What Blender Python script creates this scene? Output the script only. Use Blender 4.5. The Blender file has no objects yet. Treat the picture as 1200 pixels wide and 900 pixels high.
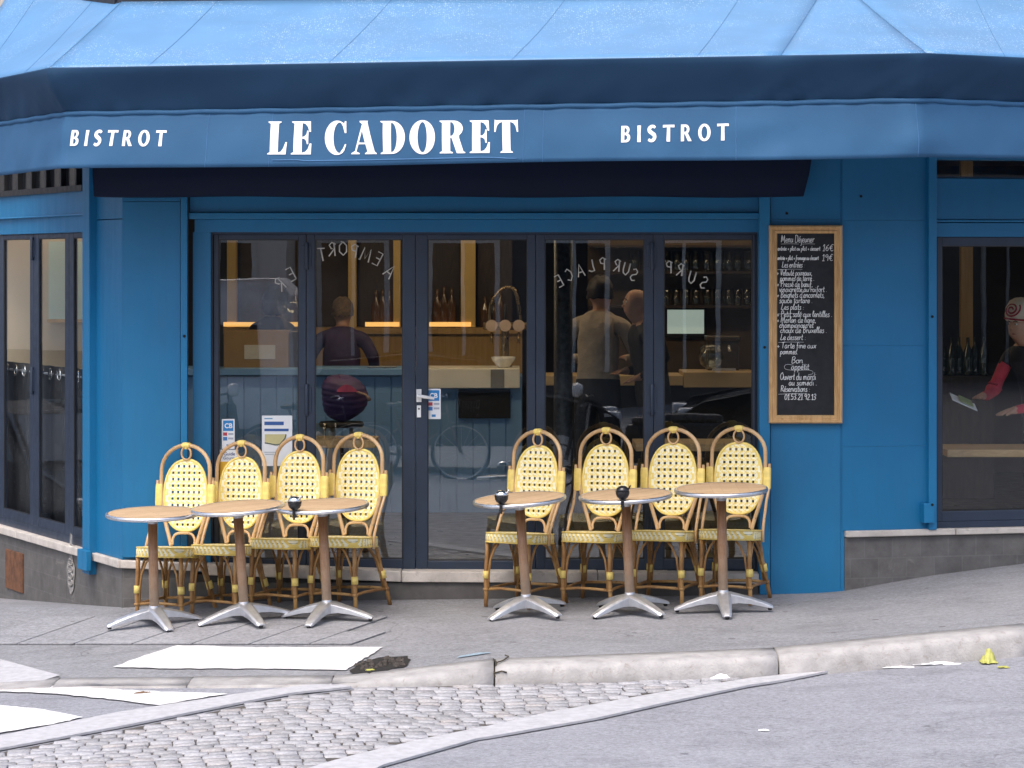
import bpy, bmesh, math, random
from mathutils import Vector, Matrix
random.seed(7)
R = math.radians
S = bpy.context.scene
COL = S.collection
F, D, HZ, ZC = 3320.0, 18.0, 310.0, 2.12      # focal length (px of a 1200 px wide frame), camera distance, horizon row, eye height

# ------------------------------------------------------------------ helpers
def P(px, py, Y):
    d = D + Y
    return Vector(((px-600)/F*d, Y, ZC-(py-HZ)/F*d))

class MB:
    def __init__(s): s.v=[]; s.f=[]; s.m=[]; s.s=[]
    def add(s, vs, fs, m=0, sm=False):
        o=len(s.v); s.v += [tuple(v) for v in vs]
        for f in fs: s.f.append([o+i for i in f]); s.m.append(m); s.s.append(sm)
        return s
    def box(s, x0,x1,y0,y1,z0,z1,m=0):
        return s.hexa([(x0,y0,z0),(x1,y0,z0),(x1,y1,z0),(x0,y1,z0),(x0,y0,z1),(x1,y0,z1),(x1,y1,z1),(x0,y1,z1)],m)
    def hexa(s, v, m=0):
        return s.add(v, [(0,3,2,1),(4,5,6,7),(0,1,5,4),(1,2,6,5),(2,3,7,6),(3,0,4,7)], m)
    def tube(s, pts, r, n=8, closed=False, m=0, caps=True, flat=1.0):
        pts=[Vector(p) for p in pts]; N=len(pts)
        rs = r if isinstance(r,(list,tuple)) else [r]*N
        T=[]
        for i in range(N):
            a=pts[i-1] if (i>0 or closed) else pts[i]
            b=pts[(i+1)%N] if (i<N-1 or closed) else pts[i]
            t=(b-a); T.append(t.normalized() if t.length>1e-9 else Vector((0,0,1)))
        up=Vector((0,0,1)) if abs(T[0].z)<.9 else Vector((0,1,0))
        u=T[0].cross(up).normalized(); vs=[]
        for i in range(N):
            u=(u-T[i]*u.dot(T[i]))
            u=u.normalized() if u.length>1e-6 else T[i].orthogonal().normalized()
            w=T[i].cross(u)
            for k in range(n):
                a=2*math.pi*k/n
                vs.append(pts[i]+(u*math.cos(a)+w*math.sin(a)*flat)*rs[i])
        fs=[]
        for i in range(N if closed else N-1):
            j=(i+1)%N
            for k in range(n):
                k2=(k+1)%n; fs.append((i*n+k,i*n+k2,j*n+k2,j*n+k))
        s.add(vs,fs,m,True)
        if caps and not closed:
            o=len(s.v)-len(vs)
            s.f.append([o+k for k in range(n)][::-1]); s.m.append(m); s.s.append(False)
            s.f.append([o+(N-1)*n+k for k in range(n)]); s.m.append(m); s.s.append(False)
        return s
    def lathe(s, prof, c=(0,0,0), n=24, m=0, sm=True, caps=True):
        vs=[];fs=[]; L=len(prof)
        for r,z in prof:
            for k in range(n):
                a=2*math.pi*k/n; vs.append((c[0]+r*math.cos(a),c[1]+r*math.sin(a),c[2]+z))
        for i in range(L-1):
            for k in range(n):
                k2=(k+1)%n; fs.append((i*n+k,i*n+k2,(i+1)*n+k2,(i+1)*n+k))
        s.add(vs,fs,m,sm); o=len(s.v)-len(vs)
        if not caps: return s
        if prof[0][0]>1e-4: s.f.append([o+k for k in range(n)][::-1]); s.m.append(m); s.s.append(False)
        if prof[-1][0]>1e-4: s.f.append([o+(L-1)*n+k for k in range(n)]); s.m.append(m); s.s.append(False)
        return s
    def grid(s, fn, nu, nv, m=0, sm=True):
        vs=[fn(i/nu,j/nv) for j in range(nv+1) for i in range(nu+1)]
        fs=[(j*(nu+1)+i,j*(nu+1)+i+1,(j+1)*(nu+1)+i+1,(j+1)*(nu+1)+i) for j in range(nv) for i in range(nu)]
        return s.add(vs,fs,m,sm)
    def prism(s, pts, vec, m=0, sm=False):
        n=len(pts); a=[Vector(p) for p in pts]; b=[p+Vector(vec) for p in a]
        fs=[tuple(range(n)),tuple(range(2*n-1,n-1,-1))]
        s.add(a+b, fs, m, False); o=len(s.v)-2*n
        for i in range(n):
            j=(i+1)%n; s.f.append([o+j,o+i,o+n+i,o+n+j]); s.m.append(m); s.s.append(sm)
        return s
    def build(s, name, mats, parent=None, bev=0, fix=True):
        me=bpy.data.meshes.new(name); me.from_pydata(s.v,[],s.f)
        if not isinstance(mats,(list,tuple)): mats=[mats]
        for m in mats: me.materials.append(m)
        me.polygons.foreach_set('material_index', s.m); me.polygons.foreach_set('use_smooth', s.s)
        me.update()
        if fix:
            b=bmesh.new(); b.from_mesh(me); bmesh.ops.recalc_face_normals(b,faces=b.faces); b.to_mesh(me); b.free()
        return link(name, me, parent, bev)

def link(name, me, parent=None, bev=0):
    o=bpy.data.objects.new(name,me); COL.objects.link(o)
    if parent is not None: o.parent=parent
    if bev:
        md=o.modifiers.new('edge','BEVEL'); md.width=bev; md.segments=2; md.limit_method='ANGLE'; md.angle_limit=R(40)
    return o
def tag(o,label,cat,group=None):
    o['label']=label; o['category']=cat
    if group: o['group']=group
    return o
def empty(name,label,cat,loc=(0,0,0),rz=0,group=None):
    o=bpy.data.objects.new(name,None); COL.objects.link(o); o.location=loc; o.rotation_euler=(0,0,rz); o.empty_display_size=.1
    return tag(o,label,cat,group)
def struct(o): o['kind']='structure'; return o
def copy_tree(o,parent=None):
    c=o.copy(); COL.objects.link(c)
    if parent is not None: c.parent=parent
    for ch in list(o.children): copy_tree(ch,c)
    return c

# ------------------------------------------------------------------ materials
MATS={}
class NT:
    def __init__(s,name):
        s.mat=bpy.data.materials.new(name); s.mat.use_nodes=True; s.t=s.mat.node_tree
        s.b=s.t.nodes['Principled BSDF']; s.out=s.t.nodes['Material Output']
    def n(s,typ,**kw):
        nd=s.t.nodes.new(typ)
        for k,v in kw.items():
            if k in nd.inputs: 
                if isinstance(v,bpy.types.NodeSocket): s.t.links.new(v,nd.inputs[k])
                else: nd.inputs[k].default_value=v
            else: setattr(nd,k,v)
        return nd
    def l(s,a,b): s.t.links.new(a,b)
    def coord(s,which='Object'): return s.n('ShaderNodeTexCoord').outputs[which]
    def noise(s,vec,scale,detail=4,rough=.55,dist=0):
        nd=s.n('ShaderNodeTexNoise'); nd.inputs['Scale'].default_value=scale; nd.inputs['Detail'].default_value=detail
        nd.inputs['Roughness'].default_value=rough; nd.inputs['Distortion'].default_value=dist; s.l(vec,nd.inputs['Vector']); return nd.outputs['Fac']
    def ramp(s,fac,stops):
        nd=s.n('ShaderNodeValToRGB'); s.l(fac,nd.inputs['Fac']); e=nd.color_ramp.elements
        while len(e)<len(stops): e.new(.5)
        for i,(p,c) in enumerate(stops):
            e[i].position=p; e[i].color=(c,c,c,1) if isinstance(c,(int,float)) else (*c,1)
        return nd.outputs['Color']
    def mix(s,fac,a,b,mode='MIX'):
        nd=s.n('ShaderNodeMix',data_type='RGBA',blend_type=mode)
        for k,v in ((0,fac),(6,a),(7,b)):
            if isinstance(v,bpy.types.NodeSocket): s.l(v,nd.inputs[k])
            else: nd.inputs[k].default_value = v if isinstance(v,(int,float)) else (*v,1)
        return nd.outputs[2]
    def math(s,op,a,b=0):
        nd=s.n('ShaderNodeMath',operation=op)
        for k,v in ((0,a),(1,b)):
            if isinstance(v,bpy.types.NodeSocket): s.l(v,nd.inputs[k])
            else: nd.inputs[k].default_value=v
        return nd.outputs[0]
    def bump(s,h,strength=.3,dist=.01):
        nd=s.n('ShaderNodeBump'); nd.inputs['Strength'].default_value=strength; nd.inputs['Distance'].default_value=dist
        s.l(h,nd.inputs['Height']); s.l(nd.outputs[0],s.b.inputs['Normal'])
    def col(s,c):
        if isinstance(c,bpy.types.NodeSocket): s.l(c,s.b.inputs['Base Color'])
        else: s.b.inputs['Base Color'].default_value=(*c,1)
    def rough(s,c):
        if isinstance(c,bpy.types.NodeSocket): s.l(c,s.b.inputs['Roughness'])
        else: s.b.inputs['Roughness'].default_value=c

def M(name,c,rough=.6,metal=0,var=.15,scale=6,bump=0,bscale=60,bdist=.003,dirt=0,dcol=(.2,.17,.14),spec=.5):
    if name in MATS: return MATS[name]
    t=NT(name); v=t.coord()
    n=t.noise(v,scale); lo=tuple(x*(1-var) for x in c); hi=tuple(min(1,x*(1+var)) for x in c)
    cc=t.ramp(n,[(.3,lo),(.7,hi)])
    if dirt:
        d=t.noise(v,scale*2.3,6,.7,.6); cc=t.mix(t.ramp(d,[(.56,0),(.74,dirt)]),cc,dcol)
    t.col(cc); t.rough(t.ramp(t.noise(v,scale*3),[(.3,max(.03,rough-.08)),(.7,min(1,rough+.08))]))
    t.b.inputs['Metallic'].default_value=metal; t.b.inputs['Specular IOR Level'].default_value=spec
    if bump: t.bump(t.noise(v,bscale,3),bump,bdist)
    MATS[name]=t.mat; return t.mat

def emit(name,c,st):
    t=NT(name); t.col(c); t.b.inputs['Emission Color'].default_value=(*c,1); t.b.inputs['Emission Strength'].default_value=st
    MATS[name]=t.mat; return t.mat

def glass_mat(name,tint=(.93,.96,.96),ior=1.55,rough=0.0):
    t=NT(name); nt=t.t; nt.nodes.remove(t.b)
    tr=t.n('ShaderNodeBsdfTransparent'); tr.inputs[0].default_value=(*tint,1)
    gl=t.n('ShaderNodeBsdfGlossy'); gl.inputs['Roughness'].default_value=rough
    v=t.coord(); bp=t.n('ShaderNodeBump'); bp.inputs['Strength'].default_value=.008; bp.inputs['Distance'].default_value=.02
    t.l(t.noise(v,2.2,2),bp.inputs['Height']); t.l(bp.outputs[0],gl.inputs['Normal'])
    fr=t.n('ShaderNodeFresnel'); gm=t.n('ShaderNodeNewGeometry'); mr=t.n('ShaderNodeMapRange'); t.l(gm.outputs['Backfacing'],mr.inputs[0]); mr.inputs[3].default_value=ior; mr.inputs[4].default_value=1/ior; t.l(mr.outputs[0],fr.inputs['IOR'])
    mx=t.n('ShaderNodeMixShader'); t.l(fr.outputs[0],mx.inputs[0]); t.l(tr.outputs[0],mx.inputs[1]); t.l(gl.outputs[0],mx.inputs[2])
    t.l(mx.outputs[0],t.out.inputs['Surface']); MATS[name]=t.mat; return t.mat

def bluepaint(name,c):
    t=NT(name); v=t.coord(); mp=t.n('ShaderNodeMapping'); t.l(v,mp.inputs[0]); mp.inputs['Scale'].default_value=(1,1,.12)
    cc=t.ramp(t.noise(v,1.6,4),[(.3,tuple(x*.92 for x in c)),(.7,tuple(x*1.1 for x in c))])
    st=t.noise(mp.outputs[0],11,6,.7); cc=t.mix(t.ramp(st,[(.52,0),(.78,.35)]),cc,tuple(x*.72 for x in c))
    sp=t.noise(v,46,3,.8); cc=t.mix(t.ramp(sp,[(.72,0),(.76,.8)]),cc,(c[0]+.03,c[1]*.55,c[2]*.5))
    ch=t.noise(v,19,5,.8,.4); cc=t.mix(t.ramp(ch,[(.755,0),(.775,.55)]),cc,(.16,.24,.30))
    t.col(cc); t.rough(t.ramp(st,[(.3,.36),(.7,.52)])); t.b.inputs['Specular IOR Level'].default_value=.5
    h=t.math('ADD',t.noise(v,150,3),t.noise(mp.outputs[0],60,2)); t.bump(h,.14,.003); return t.mat
BLUE=bluepaint('blue_paint',(.005,.138,.300)); BLUEL=bluepaint('blue_paint_trim',(.006,.152,.325))
FRAME=M('slate_blue_metal',(.021,.034,.060),.42,var=.15,scale=4,bump=.05,bscale=200)
DARK=M('dark_metal',(.012,.013,.016),.5)
STONE=M('pale_stone',(.50,.46,.42),.8,var=.18,scale=9,bump=.4,bscale=50,dirt=.7,dcol=(.25,.22,.19))
RENDERG=M('grey_render',(.085,.08,.078),.85,var=.2,scale=7,bump=.4,bscale=40,dirt=.4,dcol=(.15,.14,.13))
RUST=M('rusty_plate',(.13,.055,.025),.75,var=.35,scale=14,bump=.3,bscale=90)
PALEWALL=M('limestone',(.48,.44,.38),.85,var=.12,scale=1.5,bump=.2,bscale=20)
PASTE=M('chalky_paste',(.24,.23,.22),.9,var=.4,scale=30)
WHITE=M('white_letters',(.86,.86,.86),.6,var=.02)
CHALK=M('chalk_white',(.82,.82,.8),.9,var=.1,scale=60)
GLASS=glass_mat('window_glass',(.96,.98,.98),1.9); WGLASS=glass_mat('side_window_glass',(.96,.98,.98),1.5)
TUMBLER=glass_mat('tumbler_glass',(.93,.95,.93),1.75,.06)

def tile_mat(name,ax,ay):
    t=NT(name); v=t.coord(); sp=t.n('ShaderNodeSeparateXYZ'); t.l(v,sp.inputs[0])
    u=t.math('ADD',t.math('MULTIPLY',sp.outputs[0],ax),t.math('MULTIPLY',sp.outputs[1],ay))
    cb=t.n('ShaderNodeCombineXYZ'); t.l(u,cb.inputs[0]); t.l(sp.outputs[2],cb.inputs[1])
    br=t.n('ShaderNodeTexBrick'); t.l(cb.outputs[0],br.inputs['Vector'])
    br.offset=.5; br.inputs['Scale'].default_value=1; br.inputs['Brick Width'].default_value=.19; br.inputs['Row Height'].default_value=.125
    br.inputs['Mortar Size'].default_value=.004; br.inputs['Color1'].default_value=(.085,.078,.074,1); br.inputs['Color2'].default_value=(.125,.115,.108,1); br.inputs['Mortar'].default_value=(.135,.128,.122,1)
    c=t.mix(.45,br.outputs['Color'],t.ramp(t.noise(v,9,6,.65),[(.3,.045),(.7,.16)]))
    st=t.noise(v,3.5,5,.7,.8); c=t.mix(t.ramp(st,[(.62,0),(.72,.5)]),c,(.30,.28,.26))
    t.col(c); t.rough(.6); t.bump(t.math('SUBTRACT',t.noise(v,60,3),br.outputs['Fac']),.3,.003); return t.mat
TILE_L=tile_mat('plinth_tiles_side',-.45,.89); TILE_M=tile_mat('plinth_tiles_front',1,0); TILE_R=tile_mat('plinth_tiles',.97,.24)

def fabric(name,c,drop_glint=False):
    t=NT(name); v=t.coord(); n=t.noise(v,3,5); cc=t.ramp(n,[(.3,tuple(x*.88 for x in c)),(.7,tuple(min(1,x*1.1) for x in c))])
    w=t.noise(v,420,2); cc=t.mix(.25,cc,t.ramp(w,[(.3,tuple(x*.7 for x in c)),(.7,tuple(min(1,x*1.3) for x in c))]))
    t.rough(.62); h=w
    if drop_glint:
        patch=t.ramp(t.noise(v,1.6,5,.65),[(.42,0),(.62,1)])
        for sc,rad,k in ((75,.32,.6),(34,.17,.8)):
            vo=t.n('ShaderNodeTexVoronoi'); vo.inputs['Scale'].default_value=sc; t.l(v,vo.inputs['Vector'])
            dot=t.math('MULTIPLY',t.ramp(vo.outputs['Distance'],[(rad*.7,1),(rad,0)]),patch)
            sel=t.n('ShaderNodeSeparateColor'); t.l(vo.outputs['Color'],sel.inputs[0])
            dot=t.math('MULTIPLY',dot,t.ramp(sel.outputs[0],[(.45,0),(.5,1)]))
            cc=t.mix(t.math('MULTIPLY',dot,k),cc,(.75,.85,.95))  # water drops as pale dots, their sky glints painted into the colour
        t.rough(.42)
    t.col(cc); t.bump(h,.12,.002)
    t.b.inputs['Specular IOR Level'].default_value=.35 if drop_glint else .15
    return t.mat
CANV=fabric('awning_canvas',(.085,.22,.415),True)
VAL=fabric('valance_canvas',(.034,.102,.205)); BAND=fabric('shaded_canvas_band',(.017,.050,.105)); NAVY=fabric('dark_navy_cloth',(.004,.010,.032))  # band colour is darkened for the shade on its downward tilt
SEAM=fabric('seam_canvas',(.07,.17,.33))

def wood(name,c1,c2,sc=(1,12,12),rough=.55,bump=.15):
    t=NT(name); v=t.coord(); mp=t.n('ShaderNodeMapping'); t.l(v,mp.inputs[0]); mp.inputs['Scale'].default_value=sc
    n=t.noise(mp.outputs[0],4,6,.6,1.2); t.col(t.ramp(n,[(.3,c1),(.7,c2)])); t.rough(rough); t.bump(n,bump,.003); return t.mat
OAK=wood('oak_frame',(.44,.25,.09),(.68,.43,.20),(9,9,1.5))
TABLEW=wood('pale_table_wood',(.30,.19,.09),(.50,.35,.19),(2,14,14))
OCHRE=wood('ochre_wood',(.38,.23,.07),(.5,.32,.12),(9,9,.8),.5)
DKWOOD=wood('dark_wood',(.02,.014,.01),(.05,.03,.02),(6,6,1),.5)
SLATE=M('chalkboard',(.010,.011,.014),.75,var=.35,scale=9)

def rattan(name,c1,c2,c3):
    t=NT(name); v=t.coord(); n=t.noise(v,7,5,.6); c=t.ramp(n,[(.25,c1),(.5,c2),(.75,c3)])
    k=t.noise(v,38,2); c=t.mix(t.ramp(k,[(.62,0),(.7,.55)]),c,tuple(x*.4 for x in c1))
    t.col(c); t.rough(.42); t.bump(t.noise(v,90,2),.15,.002); return t.mat
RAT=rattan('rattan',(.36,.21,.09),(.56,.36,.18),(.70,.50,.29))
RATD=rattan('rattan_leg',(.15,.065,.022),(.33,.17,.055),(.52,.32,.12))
YEL=M('yellow_binding',(.80,.61,.17),.5,var=.12,scale=40,bump=.3,bscale=300,bdist=.001); YELW=M('yellow_weave',(.84,.66,.19),.5,var=.10,scale=30)
CREAM=M('cream_weave',(.88,.83,.60),.5,var=.08,scale=30)
def weave(name,side):
    # herringbone of yellow and cream strands with small dark gaps between
    t=NT(name); v=t.coord(); sp=t.n('ShaderNodeSeparateXYZ'); t.l(v,sp.inputs[0]); per=.031
    u=t.math('SUBTRACT',sp.outputs[0],sp.outputs[1]) if side else sp.outputs[0]
    zz=t.math('SUBTRACT',sp.outputs[2],.421) if side else t.math('PINGPONG',sp.outputs[1],.03)
    zig=t.math('ADD',u,t.math('MULTIPLY',t.math('ABSOLUTE',zz),.75))
    f=t.math('FRACT',t.math('DIVIDE',zig,per))
    c=t.mix(t.ramp(f,[(.40,0),(.46,1),(.90,1),(.97,0)]),(.86,.66,.17),(.92,.88,.66))
    az=t.math('SUBTRACT',t.math('ABSOLUTE',zz),.016); fx=t.math('MULTIPLY',t.math('SUBTRACT',t.math('FRACT',t.math('ADD',t.math('DIVIDE',zig,per),.05)),.5),per)
    d=t.math('ADD',t.math('POWER',t.math('MULTIPLY',fx,.75),2),t.math('POWER',t.math('MULTIPLY',az,1.5),2))
    c=t.mix(t.ramp(t.math('SQRT',d),[(.0026,1),(.0042,0)]),c,(.09,.05,.015))
    t.col(c); t.rough(.5); t.bump(f,.25,.002); return t.mat
WEAVE=weave('woven_seat_side',True); WEAVET=weave('woven_seat_top',False)
def top_mat():
    t=NT('slatted_table_top'); v=t.coord(); br=t.n('ShaderNodeTexBrick'); t.l(v,br.inputs['Vector']); br.offset=.37
    br.inputs['Scale'].default_value=1; br.inputs['Brick Width'].default_value=.16; br.inputs['Row Height'].default_value=.026; br.inputs['Mortar Size'].default_value=.0022; br.inputs['Mortar Smooth'].default_value=.2
    br.inputs['Color1'].default_value=(.40,.27,.155,1); br.inputs['Color2'].default_value=(.53,.38,.235,1); br.inputs['Mortar'].default_value=(.30,.205,.125,1)
    mp=t.n('ShaderNodeMapping'); t.l(v,mp.inputs[0]); mp.inputs['Scale'].default_value=(2,30,1)
    n=t.noise(mp.outputs[0],6,5); c=t.mix(.4,br.outputs['Color'],t.ramp(n,[(.3,(.32,.21,.12)),(.7,(.60,.45,.30))]))
    t.col(c); t.rough(.75); t.b.inputs['Specular IOR Level'].default_value=.12; return t.mat
TOPM=top_mat()
ALU=M('brushed_aluminium',(.70,.71,.74),.33,1,var=.08,scale=20,bump=.05,bscale=200)
CAST=M('cast_aluminium',(.62,.63,.66),.42,.85,var=.15,scale=12,bump=.15,bscale=120,dirt=.35,dcol=(.3,.3,.3))
def stem():
    t=NT('wood_effect_stem'); v=t.coord(); mp=t.n('ShaderNodeMapping'); t.l(v,mp.inputs[0]); mp.inputs['Scale'].default_value=(30,30,3)
    n=t.noise(mp.outputs[0],4,6,.7); c=t.ramp(n,[(.3,(.17,.075,.03)),(.7,(.33,.17,.08))])
    sp=t.n('ShaderNodeSeparateXYZ'); t.l(v,sp.inputs[0])
    wn=t.math('ADD',sp.outputs[2],t.math('MULTIPLY',t.math('SUBTRACT',t.noise(v,14,6,.7),.5),.5))
    c=t.mix(t.ramp(wn,[(.12,.8),(.5,0)]),c,(.42,.32,.23)); t.col(c); t.rough(.5); return t.mat
STEM=stem()
BLACKP=M('black_plastic',(.012,.012,.014),.28,var=.1)
CHROME=M('chrome',(.75,.76,.78),.12,1,var=.05)

def ground(name,c,grain=180,dirt=.25,fine=.22,warm=(.12,.105,.095),patch=.25,crack=.6):
    t=NT(name); v=t.coord('Object'); a=t.noise(v,grain,4,.8); b=t.noise(v,.9,6,.65,.4); e=t.noise(v,9,6,.7); g2=t.noise(v,38,4,.75)
    mp=t.n('ShaderNodeMapping'); t.l(v,mp.inputs[0]); mp.inputs['Scale'].default_value=(.9,1.9,1); wv=t.noise(mp.outputs[0],2.2,5,.62,.8)
    cc=t.ramp(a,[(.34,tuple(x*(1-fine*2.2) for x in c)),(.66,tuple(x*(1+fine*2.4) for x in c))])
    cc=t.mix(.6,cc,t.ramp(g2,[(.32,tuple(x*.42 for x in c)),(.68,tuple(x*1.6 for x in c))]))
    sk=t.noise(v,75,5,.85); cc=t.mix(t.ramp(sk,[(.60,0),(.66,.65)]),cc,tuple(x*.34 for x in c)); cc=t.mix(t.ramp(sk,[(.32,.6),(.38,0)]),cc,tuple(min(1,x*2.1) for x in c))
    cc=t.mix(t.ramp(b,[(.35,0),(.7,patch)]),cc,tuple(x*1.75 for x in c)); cc=t.mix(t.ramp(e,[(.50,0),(.72,dirt)]),cc,warm)
    cc=t.mix(t.ramp(wv,[(.52,0),(.74,.5)]),cc,tuple(x*.55 for x in c)); cc=t.mix(t.ramp(wv,[(.25,.35),(.45,0)]),cc,tuple(min(1,x*1.6) for x in c))
    gum=t.n('ShaderNodeTexVoronoi'); gum.inputs['Scale'].default_value=2.6; t.l(v,gum.inputs['Vector'])
    cc=t.mix(t.ramp(gum.outputs['Distance'],[(.05,.75),(.065,0)]),cc,tuple(x*.42 for x in c))
    vo=t.n('ShaderNodeTexVoronoi'); vo.feature='DISTANCE_TO_EDGE'; vo.inputs['Scale'].default_value=.8
    dv=t.n('ShaderNodeVectorMath',operation='ADD'); nz=t.n('ShaderNodeTexNoise'); nz.inputs['Scale'].default_value=2.5; nz.inputs['Detail'].default_value=6; t.l(v,nz.inputs['Vector'])
    t.l(v,dv.inputs[0]); t.l(nz.outputs['Color'],dv.inputs[1]); t.l(dv.outputs[0],vo.inputs['Vector'])
    crk=t.ramp(vo.outputs['Distance'],[(.003,1),(.009,0)]); crk=t.math('MULTIPLY',crk,t.ramp(t.noise(v,1.7,2),[(.54,0),(.64,crack)]))
    cc=t.mix(crk,cc,tuple(x*.3 for x in c))
    st=t.noise(v,6.5,4,.85,1.2); cc=t.mix(t.ramp(st,[(.68,0),(.72,.5)]),cc,tuple(x*.35 for x in c))
    t.col(cc); t.rough(.8); t.bump(t.math('ADD',a,g2),.6,.005); return t.mat
ASPH=ground('road_asphalt',(.22,.226,.25),120,.2,.3,warm=(.16,.16,.17),crack=.35)
PAVE=ground('pavement_asphalt',(.205,.208,.222),130,.35,.25,warm=(.15,.145,.145))
SLABM=ground('stone_slab',(.24,.243,.26),90,.25,.16,warm=(.17,.165,.165),patch=.12,crack=0)
KERBM=M('granite_kerb',(.345,.335,.33),.8,var=.2,scale=9,bump=.7,bscale=80,bdist=.006,dirt=.65,dcol=(.19,.155,.125))
BANDM=M('granite_band',(.40,.40,.42),.8,var=.14,scale=22,bump=.4,bscale=110,dirt=.3,dcol=(.32,.31,.31))
def paintmat():
    t=NT('road_paint'); v=t.coord(); c=t.ramp(t.noise(v,5,6,.7),[(.3,.58),(.7,.74)])
    c=t.mix(t.ramp(t.noise(v,16,6,.8,.5),[(.52,0),(.66,.7)]),c,(.34,.34,.35)); c=t.mix(t.ramp(t.noise(v,70,4,.8),[(.60,0),(.68,.55)]),c,(.25,.25,.26)); t.col(c); t.rough(.65); t.bump(t.noise(v,150,2),.4,.003); return t.mat
PAINT=paintmat()
def cobble_mat():
    t=NT('granite_setts'); v=t.coord(); g=t.n('ShaderNodeNewGeometry'); r=g.outputs['Random Per Island']
    c=t.ramp(r,[(0,(.15,.145,.145)),(.3,(.27,.27,.285)),(.75,(.38,.38,.405)),(1,(.31,.275,.245))])
    c=t.mix(.55,c,t.ramp(t.noise(v,55,6,.75),[(.32,(.13,.125,.13)),(.66,(.54,.54,.57))]))
    t.col(c); t.rough(.7); t.bump(t.noise(v,45,4),.5,.006); return t.mat
SETT=cobble_mat()
BED=M('sett_joint_dirt',(.07,.062,.055),.95,var=.4,scale=18,bump=.6,bscale=80)

# ------------------------------------------------------------------ ground surfaces
def lt(x,tab):
    if x<=tab[0][0]: return tab[0][1]
    for (a,b),(c,d) in zip(tab,tab[1:]):
        if x<=c:
            t=(x-a)/(c-a); return b+(d-b)*t
    return tab[-1][1]
ZW=[(-8,-.06),(-2.5,-.06),(-1.8,-.02),(0,0),(1.9,.03),(2.1,.045),(2.65,.125),(3.25,.185),(6,.35)]
ZK=[(-8,-.36),(-4,-.25),(-2.53,-.17),(-.93,-.12),(-.1,-.05),(1.46,-.02),(2.91,.08),(6,.25)]
YK=[(-12,-2.3),(-2.53,-2.3),(-.93,-2.57),(-.1,-2.40),(1.46,-2.18),(2.91,-1.90),(6,-1.3),(12,-.4)]
KH=[(-1.1,0),(-.75,.02),(-.1,.09),(1.46,.11),(2.91,.125),(6,.125)]
def sm(t): t=max(0,min(1,t)); return t*t*(3-2*t)
def G(X,Y):
    zw=lt(X,ZW); yk=lt(X,YK)
    if Y>0: return zw-(.093*min(Y,7) if X<-2.3 else 0)
    t=Y/yk
    if t<=1: return zw*(1-t)+lt(X,ZK)*t
    return lt(X,ZK)-.022*min(yk-Y,14)
def SW(X,Y): return G(X,Y)
def RD(X,Y): return G(X,Y)-lt(X,KH)-.006
def PG(px,py,surf):
    Y=-3.0
    for _ in range(60):
        X=(px-600)/F*(D+Y); z=surf(X,Y); d=(ZC-z)*F/(py-HZ)
        Y=Y+.5*((d-D)-Y)
    return ((px-600)/F*(D+Y),Y)
def drape(name,pts,surf,dz,mat,step=.12,thick=0,parent=None):
    b=bmesh.new(); b.faces.new([b.verts.new((x,y,0)) for x,y in pts])
    xs=[p[0] for p in pts]; ys=[p[1] for p in pts]
    for lo,hi,nv in ((min(xs),max(xs),(1,0,0)),(min(ys),max(ys),(0,1,0))):
        k=math.ceil(lo/step)*step
        while k<hi:
            bmesh.ops.bisect_plane(b,geom=b.verts[:]+b.edges[:]+b.faces[:],plane_co=(k*nv[0],k*nv[1],0),plane_no=nv); k+=step
    for v in b.verts: v.co.z=surf(v.co.x,v.co.y)+dz
    bmesh.ops.recalc_face_normals(b,faces=b.faces)
    for f in b.faces:
        if f.normal.z<0: f.normal_flip()
        f.smooth=True
    if thick:
        ex=bmesh.ops.extrude_face_region(b,geom=b.faces[:]); 
        for g in ex['geom']:
            if isinstance(g,bmesh.types.BMVert): g.co.z+=thick
        bmesh.ops.recalc_face_normals(b,faces=b.faces)
        for f in b.faces: f.smooth=False
    me=bpy.data.meshes.new(name); b.to_mesh(me); b.free(); me.materials.append(mat)
    return link(name,me,parent)
def pxpoly(pts,surf): return [PG(x,y,surf) for x,y in pts]
def dens(pts,n=5):
    o=[]
    for a,b in zip(pts,pts[1:]+pts[:1]):
        for i in range(n): o.append((a[0]+(b[0]-a[0])*i/n,a[1]+(b[1]-a[1])*i/n))
    return o

# road: one sheet, fine near the cafe and coarse to the horizon
def axis(lo,hi,f0,f1,st):
    a=[]; x=f0
    while x<=f1+1e-6: a.append(x); x+=st
    k=st; x=f1
    while x<hi: k*=1.5; x+=k; a.append(x)
    k=st; x=f0; l=[]
    while x>lo: k*=1.5; x-=k; l.append(x)
    return l[::-1]+a
xs=axis(-400,400,-6,6,.2); ys=axis(-400,400,-8,3,.2)
mb=MB(); nx=len(xs)
mb.add([(x,y,RD(x,y) if not(x>-2.2 and y>.2) else RD(x,.2)-.3) for y in ys for x in xs],[(j*nx+i,j*nx+i+1,(j+1)*nx+i+1,(j+1)*nx+i) for j in range(len(ys)-1) for i in range(nx-1)],0,True)
struct(mb.build('road',ASPH))
# pavement between kerb and wall
def WL(X): return (-2.475-X)*1.98 if X<-2.475 else ((X-2.11)*.244 if X>2.11 else 0)
px_=[-6+.15*i for i in range(95)]
mb=MB(); NV=24
vs=[]
for x in px_:
    y0=lt(x,YK)-.001; y1=min(WL(x)+.13,6)
    for j in range(NV+1):
        y=y0+(y1-y0)*j/NV; vs.append((x,y,SW(x,y)))
mb.add(vs,[(i*(NV+1)+j,(i+1)*(NV+1)+j,(i+1)*(NV+1)+j+1,i*(NV+1)+j+1) for i in range(len(px_)-1) for j in range(NV)],0,True)
struct(mb.build('pavement',PAVE))
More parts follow.
